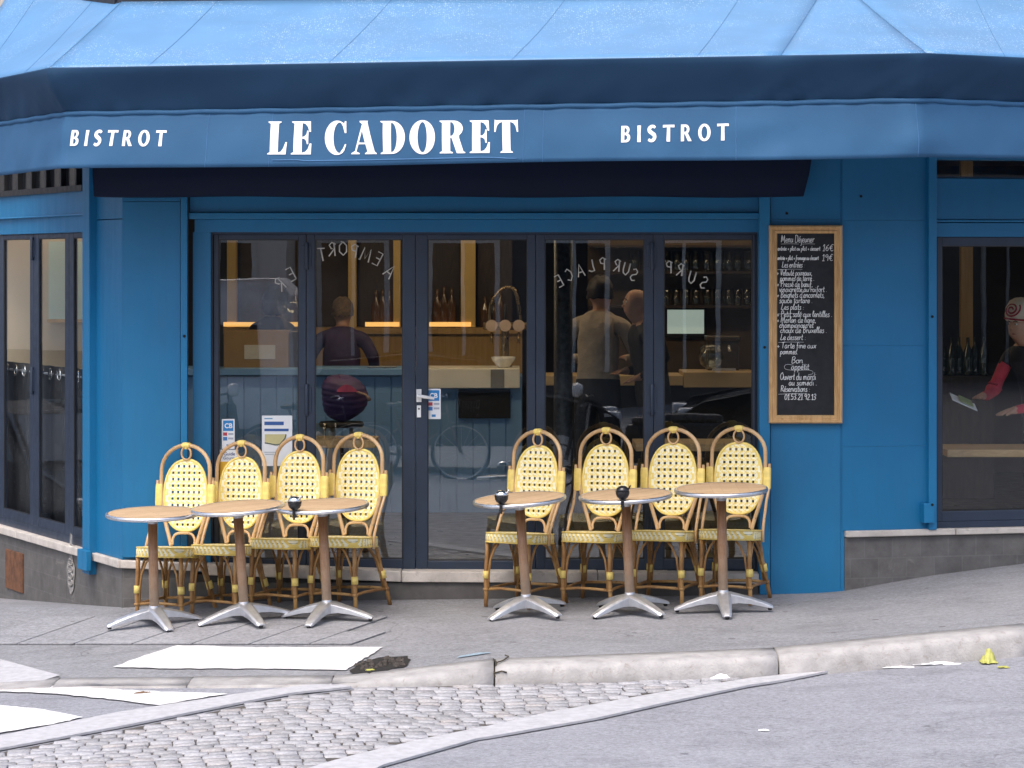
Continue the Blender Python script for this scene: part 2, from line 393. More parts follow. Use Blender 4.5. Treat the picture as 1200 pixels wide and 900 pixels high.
# kerb stones
mb=MB(); cuts=[-6,-4.6,-3.4,-2.5,-1.75,-.97,-.095,1.46,2.9,4.2,5.6,7]
for a,b in zip(cuts,cuts[1:]):
    a+=.005; b-=.005; n=max(3,int((b-a)/.12)); vs=[]; jz=random.uniform(-.003,.003)
    W=.31
    for i in range(n+1):
        x=a+(b-a)*i/n; yk=lt(x,YK); z=SW(x,yk)+.003+jz; h=lt(x,KH); zb=RD(x,yk-W)-.06
        e=min(.035,h*.4+.004); wob=.006*math.sin(x*5.1)+.004*math.sin(x*13)
        prof=[(yk,z-.2),(yk,z),(yk-W*.55,z+.004),(yk-W+e,z-.004),(yk-W+e*.3+wob,z-e*.35),(yk-W-.008+wob,z-e*1.1),(yk-W-.02+wob,min(z-h,z-e*1.2)),(yk-W-.02,zb-.02)]
        vs+=[(x,p[0],p[1]) for p in prof]
    m=8; fs=[(i*m+k,(i+1)*m+k,(i+1)*m+k+1,i*m+k+1) for i in range(n) for k in range(m-1)]
    fs+=[tuple(range(m)),tuple(n*m+k for k in range(m-1,-1,-1))]
    mb.add(vs,fs,0,True)
o=struct(mb.build('kerb',KERBM)); 
# paving slabs on the left part of the pavement
mb_b=[-40,20,87,155,225,293,363,413]; 
for i,(a,b) in enumerate(zip(mb_b,mb_b[1:])):
    sh=92; top=724 if i<6 else 742; k=(756-top)/32
    q=[(a+1.1,756),(b-1.1,756),(b-1.1+sh*k,top),(a+1.1+sh*k,top)]
    o=drape('paving_slab',pxpoly(dens(q,4),SW),SW,.004,SLABM,thick=.006); struct(o)
for q in ([(-60,721),(122,721),(80,737),(-60,737)],):
    pass
o=drape('paving_slab',pxpoly(dens([(-40,771),(0,774),(70,793),(38,803),(-40,804)],4),SW),lambda x,y:max(SW(x,y),RD(x,y)),.009,BANDM); struct(o)
# painted crossing marks
for q,sf in (([(133,783),(160,773),(207,757.5),(300,760),(448,760),(426,774),(404,787),(300,785),(200,785)],SW),
          ([(-60,803),(40,804),(110,808),(190,812),(267,814.5),(228,821),(187,828),(120,820),(60,814),(-60,810)],RD),
          ([(-60,826),(0,828),(45,832),(97,842),(60,851),(0,860),(-60,861)],RD)):
    q=[(x+random.uniform(-1.3,1.3),y+random.uniform(-.45,.45)) for x,y in dens(q,9)]
    struct(drape('crossing_stripe',pxpoly(q,sf),sf,.008,PAINT))
# granite bands round the setts
UP=[(-80,878),(0,866),(140,838),(270,818),(340,808.5),(395,804.5)]
LO=[(412,808),(340,816),(290,825),(150,853),(0,881),(-80,894)]
struct(drape('granite_band',pxpoly(UP+LO,RD),RD,.006,BANDM,thick=.012))
UP2=[(330,914),(378,899),(500,869),(640,839),(780,814),(880,798),(985,783.5)]
LO2=[(985,787),(880,806),(780,827),(700,845),(560,869),(450,900),(425,912)]
struct(drape('granite_band',pxpoly(UP2+LO2,RD),RD,.006,BANDM,thick=.012))
# granite setts
reg=pxpoly([(-80,896),(0,882.5),(150,854.5),(290,826.5),(340,817.5),(412,809),(480,806),(580,802.5),(760,798),(907,791),(985,785),(880,797),(780,813),(640,838),(500,868),(378,898),(320,916),(200,960),(-80,1000)],RD)
struct(drape('sett_bed',reg,RD,.002,BED,.2))
def inside(x,y,poly):
    c=False; n=len(poly); j=n-1
    for i in range(n):
        xi,yi=poly[i]; xj,yj=poly[j]
        if (yi>y)!=(yj>y) and x<(xj-xi)*(y-yi)/(yj-yi)+xi: c=not c
        j=i
    return c
mb=MB(); ang=R(7); ca,sa=math.cos(ang),math.sin(ang); a_,b_=.112,.084
for j in range(-85,40):
    off=random.uniform(0,a_); 
    for i in range(-75,75):
        u=i*a_+off+.012*math.sin(j*1.7); v=j*b_+.02*math.sin(u*2.1+j*.3)
        x=u*ca-v*sa; y=u*sa+v*ca-3.2
        if not inside(x,y,reg): continue
        w=a_*random.uniform(.44,.492); h=b_*random.uniform(.43,.488); cs=[]
        for su,sv in ((-1,-1),(0,-1.04),(1,-1),(1.03,0),(1,1),(0,1.04),(-1,1),(-1.03,0)):
            uu=u+su*w+random.uniform(-.006,.004); vv=v+sv*h+random.uniform(-.005,.003)
            X,Y=uu*ca-vv*sa,uu*sa+vv*ca-3.2; cs.append((X,Y))
        if sum(inside(X,Y,reg) for X,Y in cs)<6: continue
        zt=.010+random.uniform(-.003,.003); tx,ty=random.uniform(-.04,.04),random.uniform(-.04,.04)
        lo=[(X,Y,RD(X,Y)-.012) for X,Y in cs]; md=[(X,Y,RD(X,Y)+zt-.006) for X,Y in cs]
        up=[(x+(X-x)*.95,y+(Y-y)*.94,RD(X,Y)+zt+tx*(X-x)+ty*(Y-y)) for X,Y in cs]
        vs=lo+md+up+[(x,y,RD(x,y)+zt+.001)]; fs=[]
        for k in range(8):
            k2=(k+1)%8; fs+=[(k,k2,8+k2,8+k),(8+k,8+k2,16+k2,16+k),(16+k,16+k2,24)]
        mb.add(vs,fs,0,True)
struct(mb.build('cobbles',SETT))
# pothole and small litter
q=[(408,786),(425,776),(450,771),(478,770),(481,776),(470,784),(440,789),(415,791)]
q=[(x+random.uniform(-3,3),y+random.uniform(-1.1,1.1)) for x,y in dens(q,4)]
o=struct(drape('broken_paving',pxpoly(q,SW),SW,.005,M('shaded_rubble',(.012,.010,.009),.95,var=.6,scale=30,bump=.8,bscale=60)))  # flat patch, the hole's black shadow is put into its colour and rubble
mb=MB()
for _ in range(46):
    px=random.uniform(415,474); py=778+ (px-445)*-.12+random.uniform(-4,7); x,y=PG(px,py,SW); r=random.uniform(.008,.028); z=SW(x,y)+.006
    pts=[]
    for k in range(6):
        a=k*math.pi/3+random.uniform(-.3,.3); rr=r*random.uniform(.6,1.1); pts.append((x+rr*math.cos(a),y+rr*math.sin(a),z))
    up=[(x+(p[0]-x)*.6,y+(p[1]-y)*.6,z+r*random.uniform(.3,.8)) for p in pts]
    mb.add(pts+up,[tuple(range(6,12))]+[(k,(k+1)%6,6+(k+1)%6,6+k) for k in range(6)])
o=mb.build('rubble',M('rubble_stone',(.05,.042,.036),.9,var=.5,scale=30)); o['kind']='stuff'
tag(o,'dark crumbling rubble in the pothole beside the white painted bar','rubble')
def crumple(name,label,cat,px,py,w,h,mat,surf,flat=.5):
    x,y=PG(px,py,surf); z=surf(x,y)+.004; mb=MB(); nu,nv=9,6
    rnd=[[random.uniform(0,1) for _ in range(nu+1)] for _ in range(nv+1)]
    def fn(u,v):
        r=rnd[round(v*nv)][round(u*nu)]; e=math.sin(math.pi*u)*math.sin(math.pi*v)
        return (x+(u-.5)*w+ (r-.5)*w*.09, y+(v-.5)*h+(r-.5)*h*.15, z+flat*h*e*(.35+.65*r)+.004*r)
    mb.grid(fn,nu,nv,0,False); o=mb.build(name,mat)
    s=o.modifiers.new('t','SOLIDIFY'); s.thickness=.002
    return tag(o,label,cat)
PAPER=M('litter_paper',(.82,.82,.82),.7,var=.05); LEAFM=M('yellow_leaf',(.40,.40,.10),.6,var=.25,scale=30); LEAFB=M('brown_leaf',(.13,.07,.03),.7,var=.3,scale=30)
crumple('paper_scrap','crumpled white paper lying against the kerb face near its joint','litter',843,796,.13,.09,PAPER,RD,.6)
crumple('paper_strip','long flat white paper strip in the gutter below the kerb','litter',1098,779,.26,.05,PAPER,RD,.25)
crumple('paper_strip','thin white shred lying flush with the stone band end in the gutter','litter',1052,783,.17,.03,PAPER,RD,.2)
crumple('fallen_leaf','bright yellow green leaf lying in the gutter by the kerb','leaf',1158,777,.085,.12,LEAFM,RD,.75)
crumple('fallen_leaf','small pale yellow leaf scrap on asphalt just off the gutter','leaf',1176,783,.06,.04,LEAFM,RD,.2)
crumple('fallen_leaf','brown curled leaf on the white crossing stripe','leaf',168,813.5,.10,.05,LEAFB,RD,.2)
crumple('paper_scrap','tiny white paper bit alone on the road asphalt','litter',895,857,.05,.03,PAPER,RD,.2)
crumple('fallen_leaf','small yellow leaf bit in the pothole','leaf',434,786,.05,.04,LEAFM,SW,.2)

o=drape('spray_mark',pxpoly([(538,770),(548,768),(560,766),(574,765.4),(575,766.4),(572,766.6),(556,769),(535,772)],SW),SW,.006,M('pale_blue_spray',(.24,.32,.38),.8,var=.3,scale=40)); tag(o,'short pale blue spray mark on the pavement above the kerb','spray mark')
mb=MB()
for path in ([(578,775),(582,780),(579,786),(581,793),(579,800)],[(582,780),(590,777),(596,772),(592,770)],[(579,786),(588,784),(594,786)]):
    pts=[]
    for x,y in path:
        X,Y=PG(x,y,SW); yk=lt(X,YK); k=max(0,min(1,(y-781)/19)) if y>781 else 0
        pts.append((X,max(Y,yk-.325),SW(X,yk)+.012-k*.09) if y<=781 else ((x-600)/F*15.3,yk-.325,SW(X,yk)-.01-k*.085))
    mb.tube(pts,.0042,5)
tag(mb.build('kerb_weed',M('dark_dry_weed',(.05,.04,.025),.9,var=.5,scale=40)),'dark dry weed growing out of the kerb joint','weed')
# ------------------------------------------------------------------ the cafe building
class Fr:
    def __init__(s,o,d,n): s.o=o; s.d=d; s.n=n
    def u(s,px,w=0):
        k=(px-600)/F; ox=s.o[0]+s.n[0]*w; oy=s.o[1]+s.n[1]*w
        return (k*(D+oy)-ox)/(s.d[0]-s.d[1]*k)
    def pt(s,u,w,z): return Vector((s.o[0]+s.d[0]*u+s.n[0]*w, s.o[1]+s.d[1]*u+s.n[1]*w, z))
    def z(s,px,py,w=0):
        p=s.pt(s.u(px,w),w,0); return ZC-(py-HZ)/F*(D+p.y)
    def box(s,mb,u0,u1,z0,z1,w0,w1,m=0):
        v=[s.pt(u,w,z) for z in (z0,z1) for (u,w) in ((u0,w1),(u1,w1),(u1,w0),(u0,w0))]
        return mb.hexa(v,m)
    def pbox(s,mb,x0,x1,y0,y1,w0,w1,m=0):     # front face at w1 covers the given pixels
        a,b=s.u(x0,w1),s.u(x1,w1); xm=(x0+x1)/2
        return s.box(mb,min(a,b),max(a,b),s.z(xm,y1,w1),s.z(xm,y0,w1),w0,w1,m)
FM=Fr((0,0),(1,0),(0,-1)); aL=R(63.2); FL=Fr((-2.475,0),(-math.cos(aL),math.sin(aL)),(-math.sin(aL),-math.cos(aL)))
aR=R(13.7); FR_=Fr((2.11,0),(math.cos(aR),math.sin(aR)),(math.sin(aR),-math.cos(aR)))
B=empty('cafe_building','blue painted corner cafe with folding glass doors and grey tiled plinth','building',(0,0,0))
# panelling
mb=MB()
FM.pbox(mb,143.5,211.5,150,236,-.3,0); FM.pbox(mb,143.5,211.5,236.6,653,-.3,0)
FM.pbox(mb,903,984.6,150,257,-.3,0); FM.pbox(mb,903,984.6,257.15,404,-.3,0); FM.pbox(mb,903,984.6,404.1,697,-.3,0)
for y0,y1 in ((150,258),(258.15,405),(405.1,523),(523.1,621)): FR_.pbox(mb,987,1088.5,y0,y1,-.3,.001)
FM.pbox(mb,984.7,989.5,150,697,-.3,-.004)
zt=FM.z(143,150); zs=.245
FL.box(mb,.004,FL.u(113),zs,FL.z(120,258),-.3,.0); FL.box(mb,.004,FL.u(113),FL.z(120,257),zt,-.3,.0)
FL.box(mb,.55,7,2.335,2.445,-.2,-.015); FL.box(mb,.55,7,2.455,2.62,-.2,.0); FL.box(mb,.55,7,2.84,3.3,-.2,.0)
rz=lambda y:FR_.z(1100,y)
FR_.box(mb,.60,6,rz(276),rz(209)+.02,-.25,-.201); FR_.box(mb,.60,6,rz(277.4),rz(261),-.2,-.01); FR_.box(mb,.60,6,rz(257),rz(209),-.2,0); FR_.box(mb,.60,6,rz(187),3.3,-.2,0)
FM.pbox(mb,222.5,889.5,150,249,-.3,-.035); FM.pbox(mb,228,889.5,257,272,-.3,-.06)
FM.pbox(mb,226,247,272,671,-.3,-.075)
mb.build('wall_panelling',BLUE,B,.0012)
mb=MB()
FM.pbox(mb,211.8,219.5,225,653,-.02,.03); FM.pbox(mb,890,902.5,190,697,-.1,.035)
FM.pbox(mb,221,889.8,249.3,256.5,-.1,.0)
FL.box(mb,FL.u(113)-.0,FL.u(105),.10,3,-.1,.05); FL.box(mb,.55,7,2.445,2.455,-.1,.015); FL.box(mb,FL.u(105)-.02,FL.u(105)+.03,2.62,2.66,-.1,.02)
FL.box(mb,FL.u(114)-.03,FL.u(105)+.0,.13,.26,.05,.085)
FR_.pbox(mb,1088.6,1098,150,621,-.1,.04); FR_.box(mb,.60,6,rz(260),rz(257.5),-.1,.012)
FR_.pbox(mb,1083,1095,590,613,.0,.075)
mb.build('corner_strip',BLUEL,B,.004)
mb=MB()
for fr,x,y,w in ((FM,896,407,.036),(FR_,1092.5,371,.041),(FR_,1092.5,591.5,.077),(FM,216,394,.031),(FM,940,229,.001),(FR_,1009,230,.002),(FM,922,250,.001)):
    p=fr.pt(fr.u(x,w),w,fr.z(x,y,w)); n=Vector((fr.n[0],fr.n[1],0)); mb=MB(); mb.tube([p,p+n*.003],.009,10); mb.build('bolt_hole',M('hole_black',(.004,.004,.004),.9),B)

# stone ledge, tiled plinth
mb=MB()
def ledge(fr,u0,u1,za0,za1,th,w):
    v=[]
    for k in (1,0):
        for (u,ww,z) in ((u0,w,za0),(u1,w,za1),(u1,-.3,za1),(u0,-.3,za0)): v.append(fr.pt(u,ww,z-th*k))
    mb=MB(); mb.hexa(v); mb.build('stone_ledge',STONE,B,.006)
ledge(FL,.0,2.2,.243,.243,.052,.03); ledge(FL,2.21,7,.243,.243,.052,.03)
x0=FM.u(142); ledge(FM,x0-.0,FM.u(240),.243,.222,.05,.03); ledge(FM,FM.u(240)+.004,FM.u(470),.219,.176,.07,.03); ledge(FM,FM.u(470)+.004,FM.u(700),.173,.168,.068,.034); ledge(FM,FM.u(700)+.004,FM.u(889),.166,.16,.065,.03)
ledge(FR_,FR_.u(990),FR_.u(1118),.428,.428,.04,.03); ledge(FR_,FR_.u(1118)+.003,2.6,.426,.426,.038,.03); ledge(FR_,2.603,6,.428,.428,.04,.03)
mb=MB(); FL.box(mb,.0,7,-.9,.19,-.3,.0); mb.build('tiled_plinth',TILE_L,B)
mb=MB(); FM.pbox(mb,143,226,662,730,-.3,-.001); mb.build('tiled_plinth',TILE_M,B)
mb=MB(); FR_.box(mb,FR_.u(990),6,-.2,.387,-.3,-.001); mb.build('tiled_plinth',TILE_R,B)
mb=MB(); FM.box(mb,FM.u(227),FM.u(889),-.2,.10,-.3,.012); FM.box(mb,FM.u(227),FM.u(889),.10,.15,-.3,-.03); mb.build('step_riser',RENDERG,B,.004)
mb=MB(); FL.box(mb,FL.u(28),FL.u(8),FL.z(18,692),FL.z(18,646),-.02,.012); mb.build('vent_plate',RUST,B,.004)
# worn pasted-up relief on the side plinth
mb=MB(); u=FL.u(84); zc_=FL.z(84,672)
mb.add([FL.pt(u+.085*math.cos(a)*(1+.12*math.sin(5*a)),.006,zc_+.13*math.sin(a)*(1+.08*math.cos(4*a))) for a in [i*math.pi/12 for i in range(24)]],[tuple(range(24))])
mb.add([FL.pt(u+x,.006,zc_+z) for x,z in ((-.02,.125),(-.03,.26),(.02,.27),(.03,.125))],[(0,1,2,3)])
for k in range(4): mb.tube([FL.pt(u+.05*math.cos(a),.009,zc_-.06+k*.045+.02*math.sin(a)) for a in [i*math.pi/8 for i in range(2,15)]],.006,5)
mb.build('pasted_mark',PASTE,B)
# upper storey
mb=MB(); FM.box(mb,-2.5,2.15,3.86,7,-.35,-.02); FL.box(mb,-.02,7,3.86,7,-.35,-.02); FR_.box(mb,0,6,3.86,7,-.35,-.02); mb.build('upper_wall',PALEWALL,B)
mb=MB(); FM.box(mb,-2.5,2.15,3.25,3.855,-.3,.06); FL.box(mb,-.02,7,3.25,3.855,-.3,.06); FR_.box(mb,0,6,3.25,3.855,-.3,.06); mb.build('fascia_board',M('fascia_dark',(.012,.015,.022),.5),B)
# folding doors
YD=-.12
def leaf(name,fr,u0,u1,z0,z1,pu0,pu1,pz0,pz1,w,label=None,parent=B,th=.055):
    mb=MB()
    fr.box(mb,u0,pu0,z0,z1,w-th,w); fr.box(mb,pu1,u1,z0,z1,w-th,w); fr.box(mb,pu0,pu1,pz1,z1,w-th,w-.001); fr.box(mb,pu0,pu1,z0,pz0,w-th,w-.001)
    o=mb.build(name,FRAME,parent,.004)
    mb=MB(); gw=w-.030 if th>.04 else w-.012
    fr.box(mb,pu0-.006,pu1+.006,pz0-.006,pz1+.006,gw-.006,gw); mb.build('glass_pane',GLASS if fr is FM else WGLASS,o)
    mb=MB(); g=.006
    for a in ((pu0,pu0+g,pz0,pz1),(pu1-g,pu1,pz0,pz1),(pu0+g,pu1-g,pz1-g,pz1),(pu0+g,pu1-g,pz0,pz0+g)): fr.box(mb,*a,gw+.001,w-.004)
    mb.build('gasket',DARK,o)
    return o
dz=lambda y:FM.z(0,y,YD); du=lambda x:FM.u(x,YD)
mb=MB(); FM.box(mb,du(247),du(249.6),dz(669),dz(271.5),YD-.06,YD+.02); FM.box(mb,du(886.4),du(889.5),dz(669),dz(271.5),YD-.06,YD+.02); FM.box(mb,du(249.6),du(886.4),dz(274.6),dz(270.5),YD-.08,YD+.02); FM.box(mb,du(249.6),du(886.4),dz(672),dz(668.5),YD-.06,YD+.015)
FM.box(mb,du(247),du(889),dz(270.4),3.1,YD-.09,YD-.075); mb.build('door_frame',FRAME,B)
LV=[(250,358.6,256,350),(359.2,486.6,369,472),(487.4,627.6,501,618),(628.2,765.8,638.5,755),(766.4,886,778,882)]
leaves=[]
for i,(a,b,c,d) in enumerate(LV):
    leaves.append(leaf('glass_door' if i==2 else 'folding_panel',FM,du(a),du(b),dz(668),dz(274.5),du(c),du(d),dz(655 if i!=2 else 657),dz(280.5),YD))
def hinge(o,px,py0,py1,fr=FM,w=YD):
    mb=MB(); a=fr.u(px,w); z0,z1=fr.z(px,py1,w),fr.z(px,py0,w)
    mb.tube([fr.pt(a,w+.012,z0),fr.pt(a,w+.012,z1)],.013,10); fr.box(mb,a-.03,a+.03,z0+.02,z1-.02,w-.002,w+.006); mb.build('hinge',FRAME,o,.002)
for o,x in ((leaves[0],359.5),(leaves[3],764)):
    hinge(o,x,284,316); hinge(o,x,450,487); hinge(o,x,600,632)
# door handle
mb=MB(); d=leaves[2]; hx,hy=du(491),dz(464)
FM.box(mb,hx-.016,hx+.016,dz(471),dz(456),YD,YD+.012); FM.box(mb,hx-.013,hx+.013,dz(489),dz(475),YD,YD+.010)
mb.tube([(hx,-YD-.012,hy),(hx,-YD-.055,hy),(hx+.03,-YD-.06,hy-.002),(hx+.10,-YD-.058,hy-.014)],[.010,.010,.011,.009],10)
mb.tube([(hx,-YD-.011,dz(479)),(hx,-YD-.0125,dz(479))],.006,8,m=1)
mb.build('door_handle',[M('handle_white',(.8,.8,.8),.3),DARK],d,.003)
# side wing windows
uL=lambda x:FL.u(x,-.03); WLw=-.03
LZ=(.30,2.333,.362,2.30)
for a,b,c,d_ in ((uL(105),uL(81),uL(103),uL(86)),(uL(81)+.003,uL(39.5),uL(76),uL(45)),(uL(39.5)+.003,uL(-6),uL(35),uL(4)),(uL(-6)+.003,uL(-6)+1.1,uL(-6)+.12,uL(-6)+.98),(uL(-6)+1.103,uL(-6)+2.2,uL(-6)+1.23,uL(-6)+2.08)):
    o=leaf('wing_window',FL,a,b,LZ[0],LZ[1],c,d_,LZ[2],LZ[3],WLw,th=.03)
    if a>.7 and b<1.7: hinge(o,39.5,278,305,FL,WLw); hinge(o,39.5,430,462,FL,WLw)
mb=MB(); FL.box(mb,uL(105),7,.243,.30,-.12,-.03); mb.build('window_sill',FRAME,B)
wr=lambda x:FR_.u(x)
o=leaf('wing_window',FR_,wr(1100),wr(1100)+2.2,rz(612),rz(277.5),wr(1106),wr(1100)+2.1,rz(600),rz(288),-.03)
mb=MB(); FR_.box(mb,wr(1100),6,.428,rz(612),-.12,-.03); mb.build('window_sill',FRAME,B)
o=leaf('wing_window',FR_,wr(1100)+2.203,6,rz(612),rz(277.5),wr(1100)+2.3,5.9,rz(600),rz(288),-.03)
# transom lights
mb=MB(); FR_.box(mb,wr(1099),5.9,rz(208),rz(186),-.06,-.05); t1=mb.build('transom_pane',GLASS,B)
mb=MB(); FL.box(mb,uL(105)+.0,6.9,2.62,2.84,-.06,-.05); t2=mb.build('transom_pane',M('dark_transom_glass',(.012,.013,.016),.15),B)
mb=MB()
for k in range(9): u=uL(105)+.25+k*.33; FL.box(mb,u,u+.035,2.625,2.84,-.049,-.02)
FL.box(mb,uL(105),6.9,2.605,2.645,-.05,.025)
mb.build('transom_bar',DARK,B)
# interior shell
FZ=.224
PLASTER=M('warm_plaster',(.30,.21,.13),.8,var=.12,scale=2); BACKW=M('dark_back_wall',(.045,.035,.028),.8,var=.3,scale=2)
CREAMW=M('cream_wall',(.62,.50,.36),.8,var=.07,scale=1.2); FLOORM=M('dark_tile_floor',(.06,.052,.05),.35,var=.3,scale=3)
mb=MB(); mb.add([(-2.05,.19,FZ),(2.08,.19,FZ),(6.5,1.3,FZ),(7.5,8,FZ),(-5.9,8,FZ),(-5.3,6.1,FZ),(-2.3,.3,FZ)],[(0,1,2,3,4,5,6)]); mb.build('interior_floor',FLOORM,B)
mb=MB(); mb.add([(-2.3,.26,3.02),(2.08,.26,3.02),(6.5,1.4,3.02),(7.5,8,3.02),(-5.9,8,3.02),(-5.3,6.1,3.02)],[(5,4,3,2,1,0)]); mb.build('ceiling',PLASTER,B)
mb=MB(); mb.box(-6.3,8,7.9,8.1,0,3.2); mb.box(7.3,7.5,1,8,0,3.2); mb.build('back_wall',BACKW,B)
mb=MB(); mb.box(-4.02,-2.75,3.3,3.4,FZ,3.02); mb.build('partition_wall',CREAMW,B)

# ------------------------------------------------------------------ awning
A=empty('awning','big blue canvas awning with white lettering over the cafe front','awning',(0,0,0))
AP=[(-2.726,-1.30,3.28),(1.547,-1.70,3.323),(2.381,-1.70,3.338)]
A0=(AP[0][0]-.4506*2.2,AP[0][1]+.8927*2.2,3.28); A4=(AP[2][0]+.865*3.2,AP[2][1]+.50*3.2,3.335)
PA=[Vector(A0)]+[Vector(a) for a in AP]+[Vector(A4)]
BW=[Vector((-2.47-.4506*2.2,0+.8927*2.2,3.785)),Vector((-2.47,-.06,3.785)),Vector((1.95,-.06,3.83)),Vector((2.16,-.05,3.84)),Vector((2.16+.9716*4.5,.2368*4.5-.06,3.84))]
BW[0]+=Vector((-.07,-.03,.26))
def wob(u,s,a): return a*(math.sin(u*3.1+s)+.6*math.sin(u*7.3+1.3*s)+.35*math.sin(u*15.1+2*s))
mb=MB(); seams=[]
for k in range(4):
    a,b,c,d=PA[k],PA[k+1],BW[k+1],BW[k]
    def fn(u,v,a=a,b=b,c=c,d=d,k=k):
        lo=a.lerp(b,u); hi=d.lerp(c,u); p=lo.lerp(hi,v)
        e=math.sin(math.pi*v)*math.sin(math.pi*u)
        z=-.016*math.sin(math.pi*v)*(.35+.65*min(1,math.sin(math.pi*u)*2))+ wob(u*(b-a).length,k+v*2.5,.004)*e
        return p+Vector((0,0,z))
    nu=max(8,int((b-a).length/.12)); mb.grid(fn,nu,12)
    L=(b-a).length; n=int(L/1.0) if k!=2 else 0
    us=[(i+.55)/max(n,1) for i in range(n)]+([0] if k in(1,2,3) else [])
    for u in us:
        q=[fn(min(1,max(0,u)),v/12)+Vector((0,0,.002)) for v in range(13)]; seam=MB(); seam.tube(q,.0010,5); seams.append(seam)
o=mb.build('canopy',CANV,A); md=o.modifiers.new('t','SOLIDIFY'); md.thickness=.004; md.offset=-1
for q in seams: q.build('seam',SEAM,o)
# front band and hanging valance follow the same edge line
def offs(path):
    out=[]
    for i in range(len(path)):
        ns=[]
        for j in (i-1,i):
            if 0<=j<len(path)-1:
                t=(path[j+1]-path[j]); ns.append(Vector((t.y,-t.x,0)).normalized())
        n=sum(ns,Vector())/len(ns); n=n.normalized()
        if len(ns)==2: n=n/max(.5,n.dot(ns[0]))
        out.append(n)
    return out
OF=offs(PA)
def along(fnz,rows,mats,name,parent,th=.003,step=.045):
    mb=MB()
    vs=[];cols=0;s0=0
    for k in range(4):
        n=max(4,int((PA[k+1]-PA[k]).length/step))
        for i in range(n+(1 if k==3 else 0)):
            u=i/n; p=PA[k].lerp(PA[k+1],u); o=OF[k].lerp(OF[k+1],u); s=s0+u*(PA[k+1]-PA[k]).length
            dc=min(u,1-u)*(PA[k+1]-PA[k]).length
            for r in rows:
                w,z=fnz(r,s,dc); vs.append(p+o*w+Vector((0,0,z)))
            cols+=1
        s0+=(PA[k+1]-PA[k]).length
    m=len(rows); mb.add(vs,[(i*m+j,(i+1)*m+j,(i+1)*m+j+1,i*m+j+1) for i in range(cols-1) for j in range(m-1)],0,True)
    o=mb.build(name,mats,parent,fix=False); md=o.modifiers.new('t','SOLIDIFY'); md.thickness=th
    return o
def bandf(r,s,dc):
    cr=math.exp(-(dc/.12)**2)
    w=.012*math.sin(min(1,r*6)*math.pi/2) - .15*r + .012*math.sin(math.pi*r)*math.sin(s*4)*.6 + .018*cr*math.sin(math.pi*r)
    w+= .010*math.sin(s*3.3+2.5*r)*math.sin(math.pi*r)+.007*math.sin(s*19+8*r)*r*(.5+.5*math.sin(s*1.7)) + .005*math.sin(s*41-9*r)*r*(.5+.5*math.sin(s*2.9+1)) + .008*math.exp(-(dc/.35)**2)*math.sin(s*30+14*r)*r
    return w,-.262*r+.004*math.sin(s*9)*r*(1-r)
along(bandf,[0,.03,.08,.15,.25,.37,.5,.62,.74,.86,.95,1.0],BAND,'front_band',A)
def lipf(r,s,dc):
    a=math.pi*(1.25*r-.35); return -.133+.018*math.cos(a)+.003*math.sin(s*31)*math.sin(math.pi*r), -.266-.014*math.sin(a)+.002*math.sin(s*17)
along(lipf,[i/8 for i in range(9)],VAL,'piping',A)
VH=.305
def valdisp(s,r,dc): 
    cr=math.exp(-(dc/.22)**2)
    return -.128+.045*r**1.3+ (wob(s*.8,.4,.006)+.005*math.sin(s*6.3-3*r)+.003*math.sin(s*17+5*r))*r*.8 +.012*math.sin(math.pi*r) + cr*.012*math.sin(2.2*math.pi*r+s*3)*r
def valf(r,s,dc): return valdisp(s,r,dc), -.272-(VH+.018)*r-.004*math.sin(s*2.1)*r
VR=[i/12 for i in range(13)]
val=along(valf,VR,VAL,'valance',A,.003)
# hem and vertical stitch lines on the valance
def valpt(k,u,r,off=0):
    p=PA[k].lerp(PA[k+1],u); o=OF[k].lerp(OF[k+1],u); L=(PA[k+1]-PA[k]).length; s=sum((PA[j+1]-PA[j]).length for j in range(k))+u*L
    w,z=valf(r,s,min(u,1-u)*L); return p+o*(w+off)+Vector((0,0,z))
mb=MB()
for k,u in ((1,.205),(1,.648),(1,.675),(1,.94),(2,.99),(1,.295)): mb.tube([valpt(k,u,r,.003) for r in VR],.0022,4)
mb.tube([valpt(1,.30+.34*i/30,.90+.03*sm((i-26)/4)-(.02 if i<4 else 0),.004) for i in range(31)],.004,5)
mb.build('stitching',SEAM,val)
# dark rolled inner blind hanging on the wall under the awning
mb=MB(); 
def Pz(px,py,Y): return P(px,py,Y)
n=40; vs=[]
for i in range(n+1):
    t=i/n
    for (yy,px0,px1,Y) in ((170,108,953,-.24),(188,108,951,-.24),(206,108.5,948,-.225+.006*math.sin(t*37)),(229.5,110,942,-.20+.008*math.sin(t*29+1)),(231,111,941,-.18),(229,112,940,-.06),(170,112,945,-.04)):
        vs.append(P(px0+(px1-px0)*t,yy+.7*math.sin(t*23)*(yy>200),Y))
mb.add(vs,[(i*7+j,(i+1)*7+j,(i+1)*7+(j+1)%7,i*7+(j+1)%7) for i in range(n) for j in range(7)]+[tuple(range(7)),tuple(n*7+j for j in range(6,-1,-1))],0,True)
tag(mb.build('rolled_blind',NAVY),'dark navy cloth blind rolled under the awning above the doors','blind')
